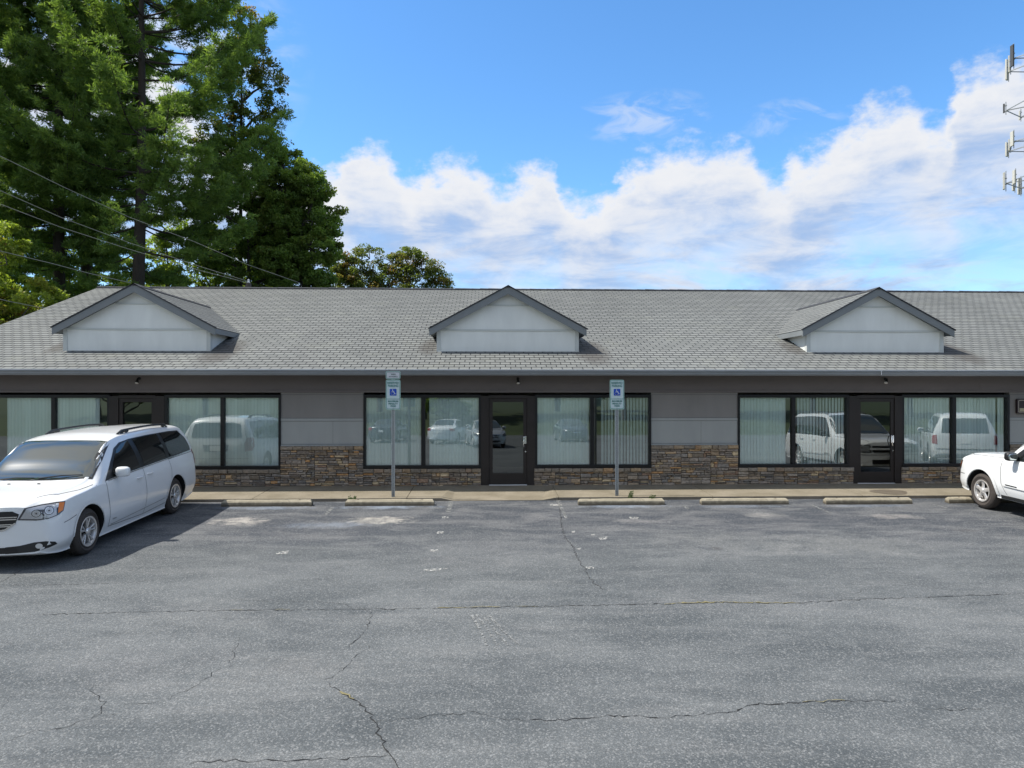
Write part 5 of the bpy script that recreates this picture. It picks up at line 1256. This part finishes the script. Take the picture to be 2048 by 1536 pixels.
def pine(loc, H, z0, Lmax, label, seed, trunk=.34, dens=1.0, lean=(0,0), group=None, reach=None, low=.85):
    r = np.random.default_rng(seed); root = empty('pine_tree', loc); tag(root, label, 'pine tree', group)
    tp = [(lean[0]*t*t + .12*math.sin(t*5+seed), lean[1]*t*t + .1*math.sin(t*4), H*t - .4) for t in np.linspace(0, 1, 14)]
    b = MB(); b.tube(tp, [trunk*(1 - .86*t)*(1+.25*(t < .04)) for t in np.linspace(0, 1, 14)], 12)
    limbs = MB(); Cs = []; Ds = []; Ts = []; z = z0
    while z < H - .3:
        f = (z - z0)/(H - z0)
        zw = z
        for k in range(r.integers(4, 7)):
            z = zw + r.uniform(-.12, .12)
            az = r.uniform(0, 2*math.pi); prof = (math.sin(min(1, f*2.6+.32)*math.pi/2))*(1 - f**2.2*.8)*(low + (1-low)*min(1, f/.5))
            L = Lmax*prof*r.uniform(.55, 1.08)
            if reach: L *= 1 + reach[1]*max(0, math.cos(az - reach[0]))
            el = r.uniform(-.02, .22) + f*.40
            d = np.array([math.cos(az), math.sin(az), 0.]); side = np.array([-math.sin(az), math.cos(az), 0.])
            t0 = (z/H); base = np.array([lean[0]*t0*t0 + .12*math.sin(t0*5+seed), lean[1]*t0*t0 + .1*math.sin(t0*4), z])
            ts = np.linspace(0, 1, 9)
            curve_ = base + d*ts[:,None]*L*math.cos(el) + np.array([0,0,1.])*(L*(math.sin(el)*ts - .16*np.sin(ts*math.pi*.9) + .17*ts**3))[:,None] + side*(r.uniform(-.12,.12)*L*ts**2)[:,None]
            limbs.tube([tuple(p) for p in curve_], [max(.008, .05*L/5*(1-t*.85)) for t in ts], 5, cap=False)
            # flat plumes of twigs along the outer part of the limb
            nt_ = int(L*8*dens); tt = r.uniform(.22, 1.0, nt_)**.8
            for t in tt:
                i = min(int(t*8), 7); p = curve_[i] + (curve_[i+1]-curve_[i])*(t*8-i); s_ = r.choice([-1, 1]); tl = L*.34*(1.08-t)*r.uniform(.4, 1.1) + .25
                td = d*r.uniform(.5, 1.0) + side*s_*r.uniform(.5, 1.1) + np.array([0,0,r.uniform(-.06,.14)]); td /= np.linalg.norm(td)
                m_ = int(12 + tl*15); q = r.uniform(.05, 1, m_)
                pts = p + td*(q*tl)[:,None] + r.normal(0, .07, (m_, 3))*np.array([1,1,.5])
                Cs.append(pts); dd = td + r.normal(0, .75, (m_, 3)) + np.array([0,0,.35]); Ds.append(unit(dd))
                tone = np.clip(r.normal(.42 + .25*(t-.5), .16) + r.normal(0, .18, m_), 0, 1)
                wv = (r.random(m_) < .06).astype(float)*r.random(m_); Ts.append(np.stack([tone, r.random(m_), wv], 1))
        z = zw + r.uniform(.60, .98)*(1.2 - .4*f)
    C = np.concatenate(Cs); D = np.concatenate(Ds); T = np.concatenate(Ts)
    # four needles fan out of every tuft point
    n = len(C); C3 = np.repeat(C, 3, 0) + r.normal(0, .03, (3*n, 3)); D3 = unit(np.repeat(D, 3, 0) + r.normal(0, .45, (3*n, 3))); T3 = np.repeat(T, 3, 0)
    L3 = r.uniform(.07, .13, (3*n, 1)); W = unit(np.cross(D3, r.normal(0, 1, (3*n, 3))))*r.uniform(.013, .024, (3*n, 1))
    tr_ = b.build('trunk', M['bark'], root, smooth=True, local=True); limbs.build('branches', M['bark'], tr_, smooth=True, local=True, fixn=False)
    quads('crown', C3 + D3*L3, D3*L3, W, T3, M['pine'], root); return root
def broadleaf(loc, H, z0, rx, label, seed, m='leaf', nclump=260, leaf=.10, per=130, trunk=.2, cat='tree', group=None, dens=1.0, bark='bark_pale', warm=.08, ry=None, name='broadleaf_tree', stems=1, gaps=.0, lobes=None):
    r = np.random.default_rng(seed); root = empty(name, loc); tag(root, label, cat, group); ry = ry or rx
    b = MB(); lim = MB(); zc = (H + z0)/2; rz = (H - z0)/2
    if lobes is None:
        lobes = []
        for k in range(11):
            a = r.uniform(0, 6.28); e = math.asin(r.uniform(-.75, 1)); q = r.uniform(.45, .68)
            lobes.append((math.cos(a)*math.cos(e)*rx*q, math.sin(a)*math.cos(e)*ry*q, zc + math.sin(e)*rz*q, r.uniform(.36, .52)*min(rx, rz)))
        lobes.append((0, 0, zc, .55*min(rx, rz)))
        for q_ in (.62, .40): a = r.uniform(0, 6.28); lr_ = q_*.75*min(rx, rz); lobes.append((math.cos(a)*rx*(.62-q_)*1.2, math.sin(a)*ry*(.62-q_), H - lr_*.9, lr_))
    Cs = []; Ts = []; k = 0; tw = np.array([l[3]**2 for l in lobes]); tw /= tw.sum()
    for j in range(nclump):
        li = r.choice(len(lobes), p=tw); lx, ly, lz, lr = lobes[li]
        dv = unit(r.normal(0, 1, 3)); q = lr*r.uniform(.35, 1.05)**.5
        c = np.array([lx, ly, lz]) + dv*q*np.array([1,1,.85]); cr = r.uniform(.22, .45)*(.6+.1*rx)
        mm = int(per*r.uniform(.5, 1.4)*dens); P = c + unit(r.normal(0, 1, (mm, 3)))*(cr*r.uniform(.2, 1, (mm, 1))**.5)*np.array([1.15,1.15,.7])
        Cs.append(P); tone = np.clip(r.normal(.45, .15) + r.normal(0, .16, mm), 0, 1); wv = np.full(mm, max(0, r.normal(warm, .25)) if r.random() < .5 else 0.) * r.random(mm)
        Ts.append(np.stack([tone, r.random(mm), np.clip(wv*2, 0, 1)], 1))
        if j % 3 == 0:
            a0 = np.array([lx, ly, lz]) - np.array([lx, ly, 0])*.15; mid_ = (a0+c)/2 + r.normal(0, .12, 3)
            lim.tube([tuple(a0), tuple(mid_), tuple(c)], [.028, .018, .006], 5, cap=False)
    for (lx, ly, lz, lr) in lobes:      # one crooked limb from the trunk into every lobe of the crown
        hz = max(z0*.75, min(lz - .5*math.hypot(lx, ly) - .6, z0 + (H-z0)*.6)); P_ = [np.array([0,0,hz]), None, None, np.array([lx,ly,lz])]
        for q_, t_ in ((1, .35), (2, .7)): P_[q_] = P_[0]*(1-t_) + P_[3]*t_ + r.normal(0, .18, 3) + np.array([lx, ly, 0])*.12
        lim.tube([tuple(p) for p in P_], [trunk*.42, trunk*.34, trunk*.25, .02], 6, cap=False)
    for s_ in range(stems):
        ox = (s_-(stems-1)/2)*.35; n_ = 8
        b.tube([(ox + ox*t*2.5 + .08*math.sin(3*t+seed+s_), .06*math.sin(4*t+s_), t*(z0 + (H-z0)*.72) - .4) for t in np.linspace(0, 1, n_)], [trunk*(1-.8*t) for t in np.linspace(0, 1, n_)], 10)
    C = np.concatenate(Cs); T = np.concatenate(Ts); n = len(C)
    D = unit(r.normal(0, 1, (n, 3)) + np.array([0,0,-.15])); W = unit(np.cross(D, unit(r.normal(0, .5, (n, 3)) + np.array([0,0,1.]))))
    s_ = r.uniform(.6, 1.15, (n, 1))*leaf
    tr_ = b.build('trunk', M[bark], root, smooth=True, local=True); lim.build('branches', M[bark], tr_, local=True, fixn=False)
    quads('crown', C, D*s_, W*s_*.62, T, M[m], root); return root
def tX(px, Y): return X(px, Y)
GP = 'tall pines behind the left end of the roof'
pine((tX(122, 33), 33, 0), 27, 7.2, 5.6, 'tall pine with dark trunk furthest left behind the gable end', 3, .33, 1.2, (-.3, 0), GP)
pine((tX(176, 36), 36, 0), 29, 9.0, 5.6, 'tall straight pine, its trunk second from the left', 4, .34, 1.2, (-.5, 0), GP)
pine((tX(272, 32), 32, 0), 25, 7.0, 6.9, 'spreading pine directly behind the left dormer, branches reaching right', 5, .35, 1.15, (.3, 0), GP, (0.0, .12), .80)
pine((tX(-90, 31), 31, 0), 26, 6.5, 6.0, 'pine cut off by the left edge of the picture', 6, .3, 1.1, (0, 0), GP)
GB = 'broadleaf trees right of the pines'
broadleaf((tX(500, 38), 38, 0), Z(228, 38), 3.5, 4.0, 'tall leafy tree right of the pines, behind the roof ridge', 21, 'leaf', 600, .08, 165, .22, group=GB, lobes=[(.6,0,15.4,1.3),(-1.4,.3,15.0,1.2),(2.0,-.2,14.4,1.35),(0,-.5,13.4,1.7),(-2.1,0,12.8,1.4),(2.4,.5,12.4,1.5),(.3,.8,11.2,1.7),(-1.6,0,10,1.5),(1.8,0,9.6,1.5),(0,0,8,1.5)])
broadleaf((tX(600, 37), 37, 0), Z(292, 37), 4.0, 3.1, 'rounded dark green tree, right side of the tall tree group, dense crown', 22, 'leaf', 520, .08, 165, .2, group=GB, stems=2, lobes=[(.5,0,13.1,1.2),(-.9,0,12.9,1.3),(.9,.3,11.5,1.25),(-1,.2,11.2,1.4),(.85,-.2,9.8,1.25),(-.9,0,9.2,1.4),(.2,0,7.8,1.4),(1.0,0,8.2,.9)])
broadleaf((tX(482, 39), 39, 0), Z(-25, 39), 15.0, 2.9, 'tall thin-leaved tree whose open crown sticks out right above the rounded trees', 23, 'leaf_brown', 260, .075, 110, .17, group=GB, warm=.1, stems=1, lobes=[(1.5,0,19.6,1.0),(.6,0,21,1.1),(1.6,0,18.0,.85),(-.6,0,18.5,1.3),(-1.2,0,20.5,1.3),(.5,0,16.8,1.1),(-1.4,0,16.2,1.3),(0,0,22.5,1.2)])
broadleaf((tX(775, 44), 44, 0), Z(460, 44), 3.0, 4.2, 'low brown-tinged sparse tree standing alone above the ridge', 24, 'leaf_brown', 270, .075, 105, .12, warm=.25, stems=3, ry=3, lobes=[(-2.7,0,9.8,.8),(-1.3,0,10.7,.95),(.2,.2,10.6,.8),(1.3,0,10.7,1.0),(2.5,0,10.1,.9),(3.2,0,9.2,.7),(0,0,9.2,1.2),(-1.5,.3,9.2,1.1),(1.6,0,9.3,1.2),(0,0,7.5,1.3)])
broadleaf((tX(680, 42), 42, 0), Z(505, 42), 2.5, 1.9, 'small thin green tree low between the big tree and the brown-tinged tree', 28, 'leaf_brown', 150, .085, 110, .08, warm=.1)
broadleaf((tX(-5, 25), 25, 0), Z(455, 25), 1.6, 1.9, 'small yellow-green tree with reddish leaves at the left edge', 25, 'leaf_yellow', 170, .07, 150, .09, warm=.2, ry=1.7)
GU = 'understory trees in the gaps between the pine trunks'
us = [(30, 44, 440, 4.2), (160, 46, 470, 4.2), (330, 45, 430, 4.6), (430, 47, 450, 4.2), (240, 30, 575, 2.0), (60, 29, 560, 2.3), (-80, 42, 330, 4.8), (545, 46, 430, 3.6)]
ul = ['leafy understory tree low at the far left between the first trunks', 'leafy understory tree behind the second pine trunk', 'wide understory tree behind the pine of the left dormer', 'understory tree filling the gap left of the rounded tree', 'low bush peeping over the gable end by the left dormer', 'low bush behind the yellow-green tree at the roof corner', 'tall leafy tree cut by the left edge behind the pines', 'understory tree behind the rounded dense tree']
for k, ((px, Y, top_, rx), lb) in enumerate(zip(us, ul)):
    broadleaf((tX(px, Y), Y, 0), Z(top_, Y), 1.0, rx, lb, 40+k, 'leaf_bright', int(75*rx), .10, 110, .15, group=GU, warm=.15)

# trees across the road behind the camera, seen only as reflections
GR = 'trees beyond the car park, mirrored in the glass'
p_ = broadleaf((-6, -34, gzz(0, -34)), 11, 1.0, 5.5, 'dark green tree mirrored at the top of the middle door', 61, 'leaf', 300, .22, 60, .3, group=GR)
for k, (x_, y_, s_) in enumerate([(-26,-32,1.0),(-17,-36,1.1),(4,-35,1.0),(13,-33,.9),(22,-36,1.1),(32,-34,1.0),(43,-36,1.1),(-37,-34,1.0),(-12,-44,1.3),(8,-46,1.3),(28,-45,1.3)]):
    c = copy_tree(p_); c.location = (x_, y_, gzz(0, y_)); c.scale = (s_, s_, s_); c.rotation_euler.z = k*1.3
    c['label'] = ['green tree mirrored in the far left window, first of the street row', 'green tree mirrored between left door and siding', 'green tree mirrored right of the middle door', 'green tree mirrored in the window by the right sign', 'green tree mirrored between the siding bay and the right door', 'green tree mirrored in the right door glass', 'green tree mirrored in the rightmost window', 'green tree mirrored beyond the van', 'big rear-row tree mirrored left of the middle door', 'big rear-row tree mirrored above the middle window', 'big rear-row tree mirrored above the white SUV'][k]

broadleaf((-31, -27, gzz(0, -27)), 7.5, .8, 4.5, 'bright yellow-green tree mirrored in the left door glass', 77, 'leaf_bright', 200, .2, 60, .2)
broadleaf((-3.5, -30, gzz(0, -30)), 3.4, .2, 3.2, 'sunny shrub mirrored beside the silver sedan', 78, 'leaf', 120, .14, 60, .1, cat='shrub', name='shrub')
# ------------------------------------------------------------ power lines, pole and mast
M['cable'] = mat('pale_cable', (.20,.21,.19), .5)
pY = 27.0; pp = at(497, 562, pY)
r_ = empty('utility_pole', (pp.x, pY, 0)); tag(r_, 'utility pole whose tip with white insulators just shows above the ridge', 'utility pole')
b = MB(); b.tube([(pp.x, pY, -.2), (pp.x, pY, pp.z - .08)], [.14, .10], 10); b.build('pole', M['bark_pale'], r_)
b = MB(); b.box(pp.x-.5, pp.x+.5, pY-.06, pY+.06, pp.z-.55, pp.z-.45); b.build('crossarm', M['bark_pale'], r_)
b = MB(); b.lathe([(0, .001), (0, .04), (.05, .06), (.09, .03), (.14, .05), (.18, .001)], 12, (pp.x, pY, pp.z-.10), 'Z'); b.build('insulator', M['white'], r_, smooth=True)
def cable(pxs, ys, lab, rad=.009):
    P = [at(px, py, y_) for (px, py), y_ in zip(pxs, ys)]; pts = []
    for a, c in zip(P[:-1], P[1:]): pts += [a.lerp(c, t) for t in np.linspace(0, 1, 8, endpoint=False)]
    pts.append(P[-1]); b = MB(); b.tube(pts, rad, 5)
    o = b.build('power_line', M['cable']); tag(o, lab, 'power line', 'power lines sloping down to the ridge at the left')
cable([(-150, 337), (0, 408), (120, 454), (260, 499), (400, 541), (497, 566)], [21, 22.5, 23.5, 25, 26.2, pY], 'pale power line just under the second one, third from the top')
cable([(-150, 309), (0, 381), (120, 434), (260, 486), (400, 533), (497, 563)], [21, 22.5, 23.5, 25, 26.2, pY], 'pale power line second from the top before the pines')
cable([(-150, 238), (0, 312), (129, 375), (260, 435), (390, 484), (497, 530), (600, 566)], [21, 22.5, 23.5, 25, 26.2, pY, 28], 'topmost pale power line crossing all three pine trunks')
cable([(-150, 468), (0, 502), (100, 526), (180, 547), (262, 566)], [20, 21, 22, 23, 24], 'lowest pale power line ending at the peak of the left dormer')
cable([(-60, 585), (20, 603), (70, 613), (130, 622)], [21, 22, 23, 24], 'short cable showing through the leaves at the left roof edge', .010)

mY = 80.0; mx = X(2092, mY)
r_ = empty('cell_tower', (mx, mY, 0)); tag(r_, 'cell tower mast with tiers of panel antennas at the right edge of the sky', 'cell tower')
M['mast'] = textured('mast_steel', (.30,.31,.31), .1, 4, .5, metal=.4); M['panel_ant'] = textured('cream_radome', (.50,.48,.42), .08, 3, .5); M['ant_dark'] = mat('dark_antenna_back', (.06,.06,.06), .6)
b = MB(); b.tube([(mx, mY, -.5), (mx, mY, Z(95, mY, 2070))], [.7, .35], 16); b.build('mast', M['mast'], r_, smooth=True)
for ti, (py, dk) in enumerate(((112, 0), (203, 1), (278, 2), (352, 3))):
    zc = Z(py, mY, 2050); b = MB(); n_ = 6; rad_ = X(2028, mY) - mx; rad_ = abs(rad_)
    ring_ = [(mx + rad_*math.cos(R(60*k+30*(ti % 2)+180)), mY + rad_*math.sin(R(60*k+30*(ti % 2)+180))) for k in range(6)]
    for zo in (-.3,):
        for k in range(6):
            a, c = ring_[k], ring_[(k+1) % 6]; b.bar((a[0], a[1], zc+zo), (c[0], c[1], zc+zo), .07, .09)
    for k in range(6): b.bar((mx, mY, zc-.1), (ring_[k][0], ring_[k][1], zc-.3), .08, .10)
    b.build('platform', M['mast'], r_)
    for k in range(6):
        a, c = ring_[k], ring_[(k+1) % 6]
        for t in ((.0, .4) if ti != 1 else (.0,)):
            px_, py_ = a[0]+(c[0]-a[0])*t, a[1]+(c[1]-a[1])*t; dx, dy = (px_-mx)/rad_, (py_-mY)/rad_
            h = (1.25, .55, .85, 1.0)[ti]*(1 if t == 0 else .8); px_ += dx*.22; py_ += dy*.22; w_ = .24 if ti != 1 else .07
            b = MB(); tx, ty = -dy, dx
            v = [(px_+tx*w_*s1+dx*.09*s2, py_+ty*w_*s1+dy*.09*s2) for s1, s2 in ((-1,-1),(1,-1),(1,1),(-1,1))]
            b.add([(q[0], q[1], zc-h) for q in v] + [(q[0], q[1], zc+h) for q in v], [(0,3,2,1),(4,5,6,7),(0,1,5,4),(1,2,6,5),(2,3,7,6),(3,0,4,7)])
            ao = b.build('antenna', M['panel_ant'] if (k+ti) % 3 else M['ant_dark'], r_, bevel=.02)
            b = MB(); b.tube([(px_-dx*.2, py_-dy*.2, zc-h-.25), (px_-dx*.2, py_-dy*.2, zc+h+.2)], .045, 6)
            for zo in (-.4, .3): b.bar((px_-dx*.3, py_-dy*.3, zc+zo), (px_, py_, zc+zo), .12, .10)
            b.build('mount', M['mast'], ao)
